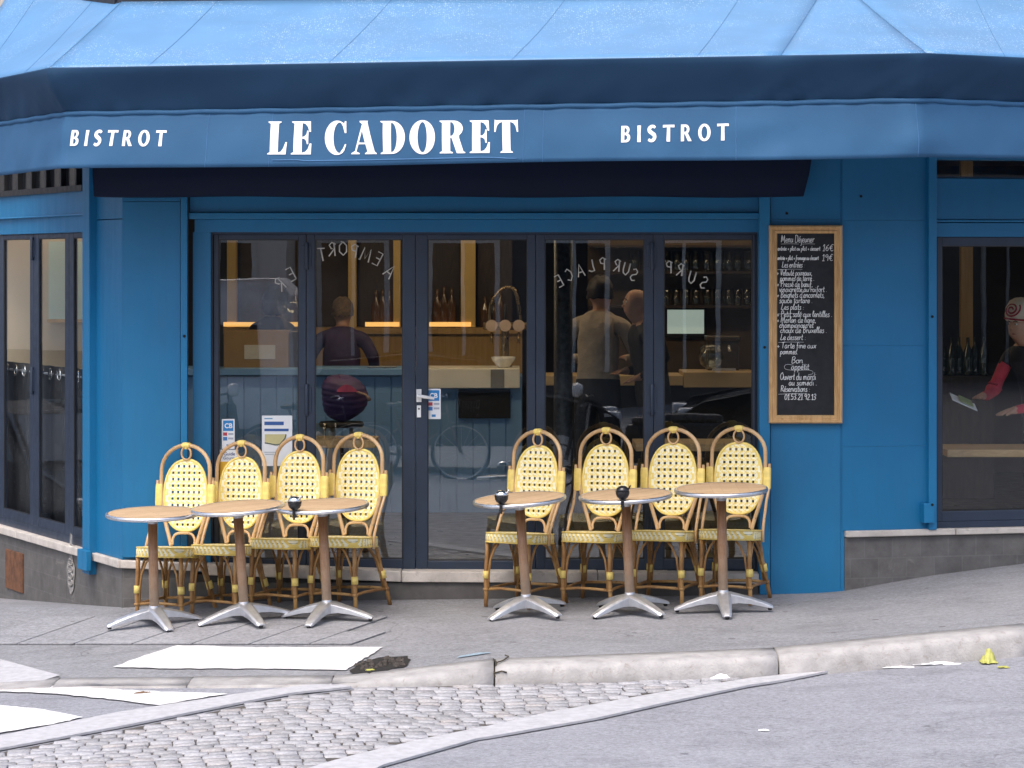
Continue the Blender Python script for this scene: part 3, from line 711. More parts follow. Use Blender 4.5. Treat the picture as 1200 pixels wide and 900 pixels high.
# ---- lettering
def arc(cx,cy,rx,ry,a0,a1,n=14): return [(cx+rx*math.cos(R(a0+(a1-a0)*i/n)),cy+ry*math.sin(R(a0+(a1-a0)*i/n))) for i in range(n+1)]
GL={
'L':(62,[[(0,0),(59,0),(63,37),(58,37),(52,20),(44,9),(34,5),(34,93),(42,97),(42,100),(0,100),(0,97),(8,93),(8,7),(0,3)]]),
'E':(64,[[(0,0),(62,0),(64,33),(59,33),(53,17),(45,8),(34,5),(34,48),(41,47),(48,41),(50,31),(54,31),(54,72),(50,72),(48,61),(41,54),(34,53),(34,95),(44,92),(52,83),(57,68),(62,68),(60,100),(0,100),(0,97),(8,93),(8,7),(0,3)]]),
'C':(70,[arc(38,50,38,52,62,298,30)+[(60,10),(66,26),(70,26),(69,22),(66,16)][:0]+[(62,12),(68,30),(64,31),(57,16),(50,8)]+arc(46,50,19,46,285,75,24)+[(57,84),(63,64),(68,64),(67,100),(63,100),(60,93)]]),
'A':(79,[[(0,0),(26,0),(26,3),(16,8),(23,30),(45,30),(51,8),(43,3),(43,0),(80,0),(80,3),(74,7),(51,97),(53,101),(26,101),(26,97),(34,91),(12,10),(0,3)],[(24.5,35),(34,72),(43.5,35)]]),
'D':(80,[[(0,0),(34,0)]+arc(36,50,43,50,-90,90,22)+[(34,100),(0,100),(0,97),(8,93),(8,7),(0,3)],[(34,6)]+arc(36,50,17,44,-90,90,18)+[(34,94)]]),
'O':(81,[arc(40.5,50,40.5,52,0,354,44),arc(40.5,50,15,46,0,354,36)]),
'R':(82,[[(0,0),(42,0),(42,3),(34,7),(34,47),(39,46),(55,0),(82,0),(82,3),(76,6),(62,48)]+arc(44,75,30,25,-52,90,14)+[(0,100),(0,97),(8,93),(8,7),(0,3)],[(34,53)]+arc(36,74,12,21,-80,80,12)+[(34,95)]]),
'T':(75,[[(18,0),(57,0),(57,3),(50,7),(50,95),(60,91),(67,82),(71,64),(75,64),(74,102),(70,100),(5,100),(1,102),(0,64),(4,64),(8,82),(15,91),(25,95),(25,7),(18,3)]]),
}
def outline_mesh(shapes,scale,sx=1.0,shear=0):
    cu=bpy.data.curves.new('tmp','CURVE'); cu.dimensions='2D'; cu.fill_mode='BOTH'
    for pts in shapes:
        sp=cu.splines.new('POLY'); sp.points.add(len(pts)-1); sp.use_cyclic_u=True
        for q,p in zip(sp.points,pts): q.co=((p[0]+shear*p[1])*scale*sx,p[1]*scale,0,1)
    ob=bpy.data.objects.new('tmp',cu); COL.objects.link(ob); dg=bpy.context.evaluated_depsgraph_get()
    me=bpy.data.meshes.new_from_object(ob.evaluated_get(dg)); 
    V=[tuple(v.co) for v in me.vertices]; Fc=[tuple(p.vertices) for p in me.polygons]
    bpy.data.objects.remove(ob); bpy.data.curves.remove(cu); bpy.data.meshes.remove(me); return V,Fc
def font_mesh(txt,size,bold=0,sx=1,space=1):
    cu=bpy.data.curves.new('tmp','FONT'); cu.body=txt; cu.size=size; cu.offset=bold; cu.space_character=space
    ob=bpy.data.objects.new('tmp',cu); COL.objects.link(ob); dg=bpy.context.evaluated_depsgraph_get()
    me=bpy.data.meshes.new_from_object(ob.evaluated_get(dg)); V=[(v.co.x*sx,v.co.y,0) for v in me.vertices]; Fc=[tuple(p.vertices) for p in me.polygons]
    bpy.data.objects.remove(ob); bpy.data.curves.remove(cu); bpy.data.meshes.remove(me); return V,Fc
def fine(V,Fc,mx=.16):
    b=bmesh.new(); vv=[b.verts.new((v[0],v[1],0)) for v in V]
    for f in Fc:
        try: b.faces.new([vv[i] for i in f])
        except ValueError: pass
    bmesh.ops.triangulate(b,faces=b.faces[:])
    for _ in range(4):
        es=[e for e in b.edges if e.calc_length()>mx]
        if not es: break
        bmesh.ops.subdivide_edges(b,edges=es,cuts=1); bmesh.ops.triangulate(b,faces=[f for f in b.faces if len(f.verts)>3])
    b.verts.index_update(); V2=[tuple(v.co) for v in b.verts]; F2=[tuple(v.index for v in f.verts) for f in b.faces]; b.free(); return V2,F2
def solid(mb,V,Fc,place,th,m=0):
    V,Fc=fine(V,Fc)
    # two-sided thin solid: front layer and side walls
    vs=[place(x,y,th) for x,y,_ in V]; mb.add(vs,Fc,m)
    cnt={}
    for f in Fc:
        for a,b in zip(f,f[1:]+f[:1]): cnt[(a,b)]=1
    back=[place(x,y,0) for x,y,_ in V]; o=len(mb.v); mb.v+= [tuple(v) for v in back]
    for (a,b) in cnt:
        if (b,a) not in cnt: mb.f.append([o-len(V)+b,o-len(V)+a,o+a,o+b]); mb.m.append(m); mb.s.append(False)
LA=(PA[2]-PA[1]).length
def locate(px,py):       # position along the front panel (u, r) that the pixel shows
    u=.5;r=.5
    for _ in range(40):
        p=valpt(1,u,r); d=D+p.y; qx=600+p.x/d*F; qy=HZ+(ZC-p.z)/d*F
        u+= (px-qx)/F*d/LA*.8; r+= (py-qy)/F*d/VH*.8
    return u,r
def word_on_valance(glyphs,px0,px1,pyb0,pyb1,cap_px,lean=0):
    # glyphs: list of (advance, V, F) in cap=1 units laid out from 0
    tot=sum(g[0] for g in glyphs); ua,ra=locate(px0,pyb0); ub,rb=locate(px1,pyb1)
    k=(ub-ua)*LA/tot; cap=cap_px/F*(D-1.4)
    mb=MB(); x0=0
    for adv,V,Fc in glyphs:
        def place(x,y,t,x0=x0):
            q=(x0+x+lean*(1-y))/tot; u=ua+(ub-ua)*q; r=ra+(rb-ra)*q-(y*cap)/VH
            return valpt(1,u,r,.005+t)
        if V: solid(mb,V,Fc,place,.0015)
        x0+=adv
    return mb
def serif(word,gap=.14,space=.42):
    out=[]
    for c in word:
        if c==' ': out.append((space-gap,[],[])); continue
        w,sh=GL[c]; V,Fc=outline_mesh(sh,.01); out.append((w*.01+gap,V,Fc))
    a=out[-1]; out[-1]=(a[0]-gap,a[1],a[2]); return out
word_on_valance(serif('LE CADORET'),312,606,181,179,36.5,.055).build('main_lettering',WHITE,val)
# flared sans for the two BISTROT words
GS={
'B':(64,[[(0,0),(30,0)]+arc(34,28,27,28,-90,62,10)+arc(31,75,24,25,-50,90,10)+[(26,100),(0,100)],[(21,14)]+arc(28,29,13,15,-90,90,8)+[(21,44)],[(21,58)]+arc(26,72,12,14,-90,90,8)+[(21,86)]]),
'I':(24,[[(0,0),(24,0),(22,50),(24,100),(0,100),(2,50)]]),
'T':(78,[[(26,0),(50,0),(49,86),(78,84),(78,100),(0,100),(0,84),(28,86)]]),
'R':(72,[[(0,0),(22,0),(21,42),(27,42),(48,0),(73,0),(47,46)]+arc(31,71,26,29,-52,90,11)+[(28,100),(0,100)],[(21,56)]+arc(27,71,13,15,-90,90,8)+[(21,86)]]),
'O':(84,[arc(42,50,42,52,0,352,40),arc(42,50,20,37,0,352,32)]),
}
def ribbon(cl,ws):
    L=[];Rr=[]
    for i,p in enumerate(cl):
        a=cl[max(0,i-1)];b=cl[min(len(cl)-1,i+1)]; tx,ty=b[0]-a[0],b[1]-a[1]; l=math.hypot(tx,ty); nx_,ny_=-ty/l,tx/l; w=ws[i]/2
        L.append((p[0]+nx_*w,p[1]+ny_*w)); Rr.append((p[0]-nx_*w,p[1]-ny_*w))
    return L+Rr[::-1]
def cat(pts,n=6):
    o=[]; P_=[pts[0]]+list(pts)+[pts[-1]]
    for i in range(1,len(P_)-2):
        p0,p1,p2,p3=P_[i-1:i+3]
        for k in range(n):
            t=k/n; o.append(tuple(.5*(2*p1[j]+(p2[j]-p0[j])*t+(2*p0[j]-5*p1[j]+4*p2[j]-p3[j])*t*t+(3*p1[j]-p0[j]-3*p2[j]+p3[j])*t**3) for j in (0,1)))
    o.append(tuple(pts[-1])); return o
scl=cat([(52,84),(42,92),(27,92),(13,81),(14,66),(30,53),(46,41),(49,25),(38,10),(22,7),(8,15)]); 
GS['S']=(60,[ribbon(scl,[15+9*math.sin(math.pi*i/(len(scl)-1)) for i in range(len(scl))])])
def sans(word,gap=.36,shear=(0,)):
    out=[]
    for i,c in enumerate(word):
        w,sh=GS[c]; V,Fc=outline_mesh(sh,.01,.86,shear[min(i,len(shear)-1)]); out.append((w*.0086+gap,V,Fc))
    a=out[-1]; out[-1]=(a[0]-gap,a[1],a[2]); return out
word_on_valance(sans('BISTROT',.38,(.13,.12,.1,.06,.03,0,0)),82.5,194,171,171.5,18,.02).build('side_lettering',WHITE,val)
word_on_valance(sans('BISTROT',.38),728,854,167,164.5,18.5).build('side_lettering',WHITE,val)

# ------------------------------------------------------------------ chalkboard menu
def SF(s):   # strokes: "x,y x,y;x,y ..." in tenths
    return [[tuple(float(q)/10 for q in p.split(',')) for p in st.split()] for st in s.split(';')]
SC={'a':(5.5,'4,4.5 2,5 .6,3 .6,1 2,0 3.6,1 4.2,4.8 4.2,1 5.3,.3'),'b':(5,'.8,10 .8,0 2.5,0 4,1.5 3.8,4 2,5 .9,3.5'),'c':(4.5,'4,4.2 2.4,5 .8,3.4 .8,1.2 2.4,0 4.3,.8'),
'd':(5.5,'4,4.4 2,5 .6,3 .8,.8 2.4,0 4,1.5 4.3,10 4.2,1 5.3,.3'),'e':(4.8,'.6,2.2 3.8,2.8 3.2,4.8 1.6,4.8 .6,2.6 1,.6 2.6,0 4.6,1'),'f':(4,'4,9.2 2.8,10 1.8,8 1.6,-3.6 .8,-4;.2,4.6 3.4,4.8'),
'g':(5.2,'4,4.4 2,5 .6,3 .8,.8 2.6,.4 4,2 4.3,5 4,-3 2.4,-4.4 .8,-3.2'),'h':(5.4,'.8,10 .8,0;.8,3 2.4,5 3.8,4 3.9,.6 5,.2'),'i':(2.6,'1,5 1,1 2.2,.2;1,7 1.2,7.3'),'j':(2.6,'1.6,5 1.6,-3 .4,-4.2;1.6,7 1.8,7.3'),
'l':(2.8,'.8,4 2,8.6 1.4,10 .8,7 .9,1 2.4,.3'),'m':(8,'.6,5 .7,0;.7,3 2,5 3,4 3,0;3,3 4.6,5 5.8,4 5.9,.7 7.2,.3'),'n':(5.4,'.6,5 .7,0;.7,3 2.4,5 3.8,4 3.9,.7 5,.3'),'o':(5,'2.4,5 .7,3.6 .8,1 2.4,0 4.1,1.4 4,3.8 2.4,5 4,4.6 4.8,4.4'),
'p':(5.2,'.8,5 .7,-4.4;.8,3.4 2.6,5 4.2,3.6 4,1 2.4,0 .8,1'),'q':(5.2,'4,4.4 2,5 .6,3 .8,.8 2.6,.2 4,2;4.2,5 4.2,-4.4 5.2,-3.4'),'r':(4,'.6,4.6 1,5 1,0;1,3.2 2.4,4.9 3.8,4.4'),'s':(4,'3.4,4.6 1.8,5 1.2,3.8 3,2 2.8,.4 1.2,0 .2,.6'),
't':(3.6,'1.6,8.6 1.5,1.2 2.4,.1 3.4,.8;.2,5.4 3.2,5.7'),'u':(5.4,'.7,5 .7,1.2 2,0 3.6,1.4 3.9,5 3.9,1 5,.3'),'v':(4.6,'.4,5 2,0 3.8,5 4.4,4.6'),'x':(4.6,'.4,5 4,0;4,5 .4,0'),'z':(4.4,'.4,4.8 3.8,4.8 .6,.2 4,.4'),
'M':(9,'.6,0 1.4,9.6 3.8,2 6.2,9.8 7.2,0 8.2,.4'),'D':(7,'1.2,9.4 1.2,.2 4,.2 6,3.4 5.2,7.8 2.4,9.8 .2,9'),'L':(6,'2.2,9.8 1.6,4 .6,.6 3,0 5.4,1'),'V':(6.4,'.2,9 1.4,9.4 2.8,0 5.6,9.8'),'P':(6,'1.4,0 1.4,9.4;.2,8.4 3,10 5.2,8 4.4,5.4 1.6,5'),
'B':(6,'1.2,9.6 1.2,0 4,.4 5.2,2.6 3.6,5 1.6,5.2;.2,8.6 3,10 4.8,7.6 3,5.2'),'T':(6,'3,9.4 2.8,0;.2,9 5.8,9.8'),'O':(6.8,'3.4,9.8 .8,7 .8,2.6 3.2,0 6,2.6 6,7 3.4,9.8 5,10'),'R':(6.4,'1.2,0 1.4,9.6;.2,8.4 3,10 5,8 3.6,5.4 1.6,5 5.8,0'),
'E':(5.6,'5,9.6 1,9.6 1,0 5.2,0;1,5 4.4,5'),'A':(6.4,'.2,0 3.2,10 6,0;1.4,3.6 4.8,3.6'),'S':(5.4,'4.8,8.8 2.8,10 .8,8.4 1.2,6 4,4.4 4.8,2 3,0 .4,1'),'U':(6.2,'.8,10 .8,3 2.6,0 4.8,1.4 5.4,4 5.4,10'),'C':(5.8,'5.2,8.4 3.2,10 .8,7 .8,3 3,0 5.4,1.6'),
'0':(5,'2.4,7.6 .7,5 .8,1.6 2.4,0 4,2 4,5.6 2.4,7.6'),'1':(3.4,'.4,5.6 2,7.8 1.9,0;.6,0 3.2,0'),'2':(4.8,'.5,6 2,7.8 3.8,6.4 3,3.6 .4,.2 4.2,.2'),'3':(4.6,'.5,7 2.4,7.8 3.6,6 1.8,4.2 3.8,2.4 2.6,.2 .4,.6'),'5':(4.6,'3.8,7.6 1,7.6 .8,4.4 3,4.6 3.8,2.4 2.4,0 .4,.6'),'6':(4.8,'3.6,7.4 1.4,5 .7,2 2.2,0 3.9,1.6 3,3.8 .9,2.8'),
'9':(4.8,'3.8,6 2.2,7.8 .7,5.8 1.8,4 3.8,5.6 3.6,0'),'.':(2.4,'1,.2 1.3,.4'),',':(2.4,'1.4,.8 .8,-1.4'),':':(2.4,'1,.4 1.2,.6;1,3.8 1.2,4'),'+':(5,'2.4,5 2.4,.6;.3,2.8 4.6,2.8'),"'":(2,'1.2,9.8 .8,7.8'),'-':(3.4,'.4,3 3,3'),' ':(3,''),
'€':(5.4,'5,7 3,7.8 1.2,5 1.4,2 3.2,0 5,.8;.2,4.6 4,4.8;.2,3 3.6,3.2'),'é':(4.8,'.6,2.2 3.8,2.8 3.2,4.8 1.6,4.8 .6,2.6 1,.6 2.6,0 4.6,1;2,6.4 3.6,8.2'),'è':(4.8,'.6,2.2 3.8,2.8 3.2,4.8 1.6,4.8 .6,2.6 1,.6 2.6,0 4.6,1;3.4,6.4 2,8.2'),'œ':(7.6,'2.4,5 .7,3.6 .8,1 2.4,0 3.8,2 3.6,4.4 2.4,5;3.8,2.4 6.6,2.8 6,4.8 4.4,4.6 3.8,2.6 4.2,.6 5.6,0 7.2,1')}
def strokes(mb,txt,x,z,h,pen,place,tight=1.0,jit=.25,slant=.12):
    for ch in txt:
        if ch not in SC: continue
        w,s=SC[ch]
        if s:
            for st in SF(s):
                pts=[(x+(a*10+slant*b*10)*.1*h*tight,z+b*h) for a,b in [(p[0]+random.uniform(-jit,jit)*.1,p[1]+random.uniform(-jit,jit)*.1) for p in st]]
                pts=cat(pts,3) if len(pts)>2 else pts
                mb.tube([place(*q) for q in pts],pen,5)
        x+=w*.1*h*tight
    return x
def width(txt,h,tight): return sum(SC[c][0] for c in txt if c in SC)*.1*h*tight
bx0,bx1=P(901,0,-.04).x,P(987,0,-.04).x; bz1,bz0=P(0,264,-.04).z,P(0,496,-.04).z
CB=empty('menu_board','black chalkboard menu in a pale oak frame screwed to the blue wall','menu board',((bx0+bx1)/2,-.036,bz0))
W=(bx1-bx0)/2; H=bz1-bz0; fw=.052
mb=MB(); mb.box(-W+fw-.01,W-fw+.01,-.008,.03,fw-.01,H-fw+.01); mb.build('slate',SLATE,CB)
mb=MB()
def mould(p0,p1,i0,i1):      # mitred frame rail with a stepped profile
    out=[Vector((p0[0],0,p0[1])),Vector((p1[0],0,p1[1]))]; inn=[Vector((i0[0],0,i0[1])),Vector((i1[0],0,i1[1]))]
    prof=[(0,.03),(0,-.016),(.16,-.026),(.34,-.026),(.40,-.018),(.62,-.018),(.70,-.024),(.86,-.020),(1,-.010),(1,.03)]
    vs=[]
    for e in (0,1):
        for t,y in prof: q=out[e].lerp(inn[e],t); vs.append((q.x,y,q.z))
    n=len(prof); mb.add(vs,[(k,k+1,n+k+1,n+k) for k in range(n-1)],0)
mould((-W,0),(W,0),(-W+fw,fw),(W-fw,fw)); mould((W,0),(W,H),(W-fw,fw),(W-fw,H-fw)); mould((W,H),(-W,H),(W-fw,H-fw),(-W+fw,H-fw)); mould((-W,H),(-W,0),(-W+fw,H-fw),(-W+fw,fw))
mb.build('frame',OAK,CB)
mb=MB(); cp=lambda px,py:((px-944)/F*(D-.04), (496-py)/F*(D-.04))
pl=lambda x,z:Vector((x,-.0095,z))
LN=[('Menu Déjeuner',915,954,284,11),('entrée + plat ou plat + dessert',911,961,293.5,6.5),('16€',963.5,976.5,294,12),('entrée + plat + fromage ou dessert',911,959,304.5,6.5),('19€',963,976,305.5,12),
('Les entrées :',916,943,313.3,9),('+ Velouté poireaux,',910,951.5,322.8,9),('pommes de terre .',914,954,329,8.6),('+ Pressé de bœuf,',910,952,336,9),('vinaigrette au raifort .',913,969,342,8.6),('+ Beignets d\'encornets,',910,966,348.7,9),('sauce tartare .',913,952,355,8.6),
('Les plats :',915,942,362.8,9),('+ Petit salé aux lentilles .',910,975,371.3,9),('+ Merlan de ligne,',910,956,378,9),('champignons et',913,953,384,8.6),('choux de Bruxelles .',914,969,390,9),
('Le dessert :',914,944,398.3,9),('+ Tarte fine aux',910,956,408,9),('pommes.',914,935,415,8.6),('Bon',927,941,425.5,9.5),('appétit',927,948,433,9.5),('Ouvert du mardi',914,956,445,10.5),('au samedi .',924,957,451.5,9),('Réservations :',914.5,949,459,9.5),('01.53.21.92.13',919,956,468.3,10.5)]
for t,x,x2,y,h in LN:
    q=cp(x,y); hh=h/F*D*.80; strokes(mb,t,q[0],q[1],hh,.0021,pl,(x2-x)/F*D/width(t,hh,1))
for x0,y0,x1,y1 in ((915,286,936,286),(940,286,955,286),(911,316,940,315.5),(911,368,940,367.5),(912,401.2,942,401),(912,462,946,461)):
    a,b=cp(x0,y0),cp(x1,y1); mb.tube([pl(*a),pl((a[0]+b[0])/2,(a[1]+b[1])/2+.002),pl(*b)],.0022,4,flat=.45)
sw=cat([(930,428),(922,427),(919,430),(922,433),(935,434),(946,433.5),(952,435),(952,438),(947,439)],5); mb.tube([pl(*cp(*q)) for q in sw],.0022,4,flat=.45)
mb.build('chalk_writing',CHALK,CB,fix=False)

# lettering on the glass (read from inside)
mb=MB(); wg=-YD+.029
def glassword(items,h):
    mb=MB()
    for ch,px,py,rot in items:
        w,s=SC[ch]; c=P(px,py,.148)
        for st in SF(s):
            pts=[]
            for a,b in st:
                x=-(a-w*.05)*h; z=(b-.5)*h; ca_,sa_=math.cos(R(rot)),math.sin(R(rot)); pts.append(Vector((c.x+x*ca_-z*sa_,.1475,c.z+x*sa_+z*ca_)))
            mb.tube(pts,.0046,6)
    return mb
EMP=[('A',457,318,-40),('E',443,303,-28),('M',428,298,-18),('P',415,294,-8),('O',402,291,0),('R',389,292,4),('T',377,298,10)]
GLW=M('glass_lettering',(.55,.53,.48),.7)
glassword(EMP,.088).build('window_lettering',GLW,leaves[1],fix=False)
glassword([('E',341,321,28),('R',328,333,42)],.088).build('window_lettering',GLW,leaves[0],fix=False)
glassword([('S',743,322,-22),('U',734,315,-14),('R',723,311,-6)],.078).build('window_lettering',GLW,leaves[3],fix=False)
glassword([('P',706,309,0),('L',693,311,4),('A',680,317,14),('C',667,322,20),('E',655,329,28)],.078).build('window_lettering',GLW,leaves[3],fix=False)
glassword([('S',825,331,-24),('U',811,325,-16),('R',797,316,-8),('P',784,313,0)],.078).build('window_lettering',GLW,leaves[4],fix=False)

# signs stuck on the glass
def sticker(name,label,cat_,px0,py0,px1,py1,items,Y=.149,th=.0015):
    a,b=P(px0,py1,Y),P(px1,py0,Y); o=empty(name,label,cat_,((a.x+b.x)/2,Y,a.z)); w,h=(b.x-a.x)/2,b.z-a.z
    mb=MB(); mb.box(-w,w,-th,0,0,h); mb.build('card',M('white_card',(.78,.8,.82),.5,var=.03),o)
    for i,(nm,x0,y0,x1,y1,c) in enumerate(items):
        mb=MB(); mb.box(-w+2*w*x0,-w+2*w*x1,-th-.0012-.0002*i,-th-.0002,h*(1-y1),h*(1-y0)); mb.build(nm,M('ink_%.2f_%.2f_%.2f'%c,c,.5,var=.04),o)
    return o,w,h
def stext(o,txt,size,x,z,mat,y=-.0042,bold=0,sx=1):
    V,Fc=font_mesh(txt,size,bold,sx); mb=MB(); mb.add([(x+v[0],y,z+v[1]) for v in V],Fc); return mb.build('printed_text',mat,o,fix=False)
INK=M('ink_navy',(.02,.05,.2),.5)
CARD=[('blue_field',.1,.05,.9,.40,(.02,.22,.55)),('red_mark',.1,.45,.42,.56,(.45,.05,.08)),('blue_mark',.1,.60,.42,.72,(.05,.2,.5)),('grey_line',.5,.47,.9,.53,(.4,.42,.5)),('grey_line',.5,.62,.9,.68,(.4,.42,.5)),('blue_mark',.36,.85,.64,.93,(.03,.2,.45))]
for lab,q in (('white and blue bank card sticker low on the left glass panel',(260,491,275,526)),('small white and blue bank card sticker beside the door handle',(500,455.5,516.5,491))):
    o,w,h=sticker('card_sticker',lab,'sticker',*q,CARD); stext(o,'CB',.042,-w*.58,h*.70,WHITE,bold=.001,sx=.95)
o,w,h=sticker('guide_sticker','white and yellow guide sticker under the card sticker on left glass','sticker',256.5,527,279,560,[('yellow_field',0.02,.42,.98,.98,(.75,.42,.03)),('dot',.08,.12,.2,.24,(.7,.4,.05))])
stext(o,'Guide',.030,-w*.5,h*.80,INK); stext(o,'Gourmet',.026,-w*.55,h*.66,INK)
o,w,h=sticker('notice_sheet','white printed notice sheet taped to the glass above the chair backs','notice',307,487,342.5,546,[('blue_bar',.08,.12,.72,.19,(.03,.10,.32)),('blue_bar',.08,.26,.88,.31,(.03,.10,.32)),('thin_line',.08,.05,.35,.07,(.1,.3,.5)),('grey_line',.08,.72,.5,.735,(.4,.45,.5)),('grey_line',.1,.76,.4,.775,(.4,.45,.5))])
mb=MB(); pts=[(-.85,.63),(.62,.63),(.55,.55),(.2,.43),(-.1,.42),(-.85,.46)]
mb.add([(x*w*.95,-.0036,z*h) for x,z in pts],[tuple(range(6))]); mb.build('tinted_shape',M('ink_straw',(.55,.5,.25),.6),o)
mb=MB(); mb.tube([(x*w*.95,-.0042,z*h) for x,z in pts[1:]],.004,4); mb.build('outline',M('ink_green',(.12,.15,.12),.6),o)

# ------------------------------------------------------------------ bistro chairs
def yb(z): return .155+(z-.42)*.09
def make_chair():
    c=empty('bistro_chair','','chair')
    # seat: rounded slab with soft edge
    def outl(s,o=0):
        pts=[]
        for i in range(44):
            a=2*math.pi*i/44; cx,cy=math.cos(a),math.sin(a); e=2/4.2
            x=math.copysign(abs(cx)**e,cx)*(.185-.018*(cy>0)*cy); y=math.copysign(abs(cy)**e,cy)*.185
            if cy<0: y-=.010*(1-abs(x/.185)**2)
            pts.append((x*s,y*s))
        return pts
    rings=[(.90,.388),(.965,.390),(.995,.402),(1,.418),(.995,.434),(.965,.446),(.90,.450),(.5,.4475)]
    mb=MB(); vs=[]
    for s,z in rings: vs+=[(x,y,z-.018*y/.185*-0) for x,y in outl(s)]
    n=44; fs=[(i*n+k,i*n+(k+1)%n,(i+1)*n+(k+1)%n,(i+1)*n+k) for i in range(len(rings)-1) for k in range(n)]
    fs+=[tuple(range(n))[::-1],tuple((len(rings)-1)*n+k for k in range(n))]
    mb.add(vs,fs,0,True)
    for q in range(len(mb.f)):
        if all(mb.v[i][2]>.4455 for i in mb.f[q]): mb.m[q]=1
    mb.v=[(x,y,z-.075*y) for x,y,z in mb.v]; st=mb.build('seat',[WEAVE,WEAVET],c)
    mb=MB(); mb.tube([(x,y,.391-.075*y) for x,y in outl(.99)],.005,6,True); mb.tube([(x,y,.447-.075*y) for x,y in outl(.98)],.0045,6,True); mb.build('seat_piping',YEL,st)
    # legs with yellow bindings and bent braces
    for sx in (-1,1):
        for fr in (0,1):
            top=(sx*.152,-.150,.40) if fr==0 else (sx*.128,.150,.42); ft=(sx*.158,-.165,0) if fr==0 else (sx*.185,.235,0)
            tp,fp=Vector(top),Vector(ft)
            mb=MB(); mb.tube([tp.lerp(fp,t)+Vector((.002*math.sin(9*t),.002*math.cos(7*t),0)) for t in (0,.2,.4,.6,.8,1)],[.0135,.014,.0130,.014,.0130,.0130],9)
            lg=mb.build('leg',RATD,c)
            q=lambda z:tp.lerp(fp,(top[2]-z)/top[2])
            mb=MB(); mb.tube([q(.175)+Vector((0,0,0)),q(.2),q(.222)],.0215,10); mb.build('binding',YEL,lg)
            mb=MB(); mb.tube([q(.100),q(.114)],.019,8)
            b=MB(); iy=1 if fr==0 else -1
            for d_ in ((-sx*.10,0),(0,iy*.11)):
                a=q(.2); e=Vector((top[0]+d_[0]*.85,top[1]+d_[1],.392)); off=Vector((-sx*.016 if d_[0] else 0,iy*.016 if d_[1] else 0,0))
                b.tube([q(.10)+off*1.1,a+off*1.1,a.lerp(e,.35)+Vector((0,0,.028)),a.lerp(e,.7)+Vector((0,0,.03)),e],.0075,7)
            b.build('brace',RATD,lg)
            mb.build('peg_band',RATD,lg)
    P1=[(-.156,-.161,.108),(.156,-.161,.108),(.170,.212,.108),(-.170,.212,.108)]
    mb=MB()
    for i,j in ((0,1),(1,2),(2,3),(3,0)):
        a,b=Vector(P1[i]),Vector(P1[j]); inn=Vector((0,.02,0)) if i in(0,) else Vector((0,0,0))
        mb.tube([a,a.lerp(b,.3)+inn+Vector((0,0,.006)),a.lerp(b,.6)+inn+Vector((0,0,.004)),b],.0095,8)
    mb.build('stretcher',RATD,c)
    # hoop frame
    pts=[(-.090,.44),(-.107,.50),(-.140,.60),(-.165,.70),(-.173,.80),(-.173,.915)]
    arcp=[(.173*math.cos(R(180-i*12)),.918+.155*math.sin(R(180-i*12))) for i in range(16)]
    line=cat(pts,4)[:-1]+arcp+[( -x,z) for x,z in cat(pts,4)[:-1][::-1]]
    mb=MB(); mb.tube([(x,yb(z),z) for x,z in line],.0126,10); mb.build('hoop_frame',RAT,c)
    for sx in (-1,1):
        pp=[(.200,yb(.845),.852),(.200,yb(.70)-.004,.70),(.194,.13,.62),(.196,.075,.54),(.196,.03,.46),(.196,.02,.375)]
        mb=MB(); mb.tube([(sx*a[0]*1,a[1],a[2]) for a in [ (q[0],q[1],q[2]) for q in pp]],.0092,9); sr=mb.build('side_rod',RAT,c)
        mb=MB(); rp=[]
        zz=[.69,.695,.70,.75,.80,.825,.83]; ss=[.80,.95,1,1,1,.95,.8]
        for z,s in zip(zz,ss):
            for k in range(16):
                a=2*math.pi*k/16; e=.55
                rp.append((sx*.186+.0245*s*math.copysign(abs(math.cos(a))**e,math.cos(a)),yb(z)+.0170*s*math.copysign(abs(math.sin(a))**e,math.sin(a)),z))
        mb.add(rp,[(i*16+k,i*16+(k+1)%16,(i+1)*16+(k+1)%16,(i+1)*16+k) for i in range(6) for k in range(16)]+[tuple(range(16))[::-1],tuple(range(96,112))],0,True)
        mb.build('binding',YEL,c)
    # woven oval panel with real holes
    hw,hh,zc=.152,.222,.757; px,pz=.0378,.0405; mb=MB(); e=2.35
    ins=lambda x,z: abs(x/hw)**e+abs((z-zc)/hh)**e<=1.0
    edge=lambda a: (hw*math.copysign(abs(math.cos(a))**(2/e),math.cos(a)),zc+hh*math.copysign(abs(math.sin(a))**(2/e),math.sin(a)))
    su=[0,.25,.5-.20,.5,.5+.20,.75,1]; 
    def quad(x0,x1,z0,z1,m):
        vs=[]
        for x,z in ((x0,z0),(x1,z0),(x1,z1),(x0,z1)):
            f=(abs(x/hw)**e+abs((z-zc)/hh)**e)
            if f>1: s=f**(-1/e); x*=s; z=zc+(z-zc)*s
            vs.append((x,yb(z)+.004-.03*(1-(x/hw)**2)*-1*.35,z))
        mb.add(vs,[(0,1,2,3)],m)
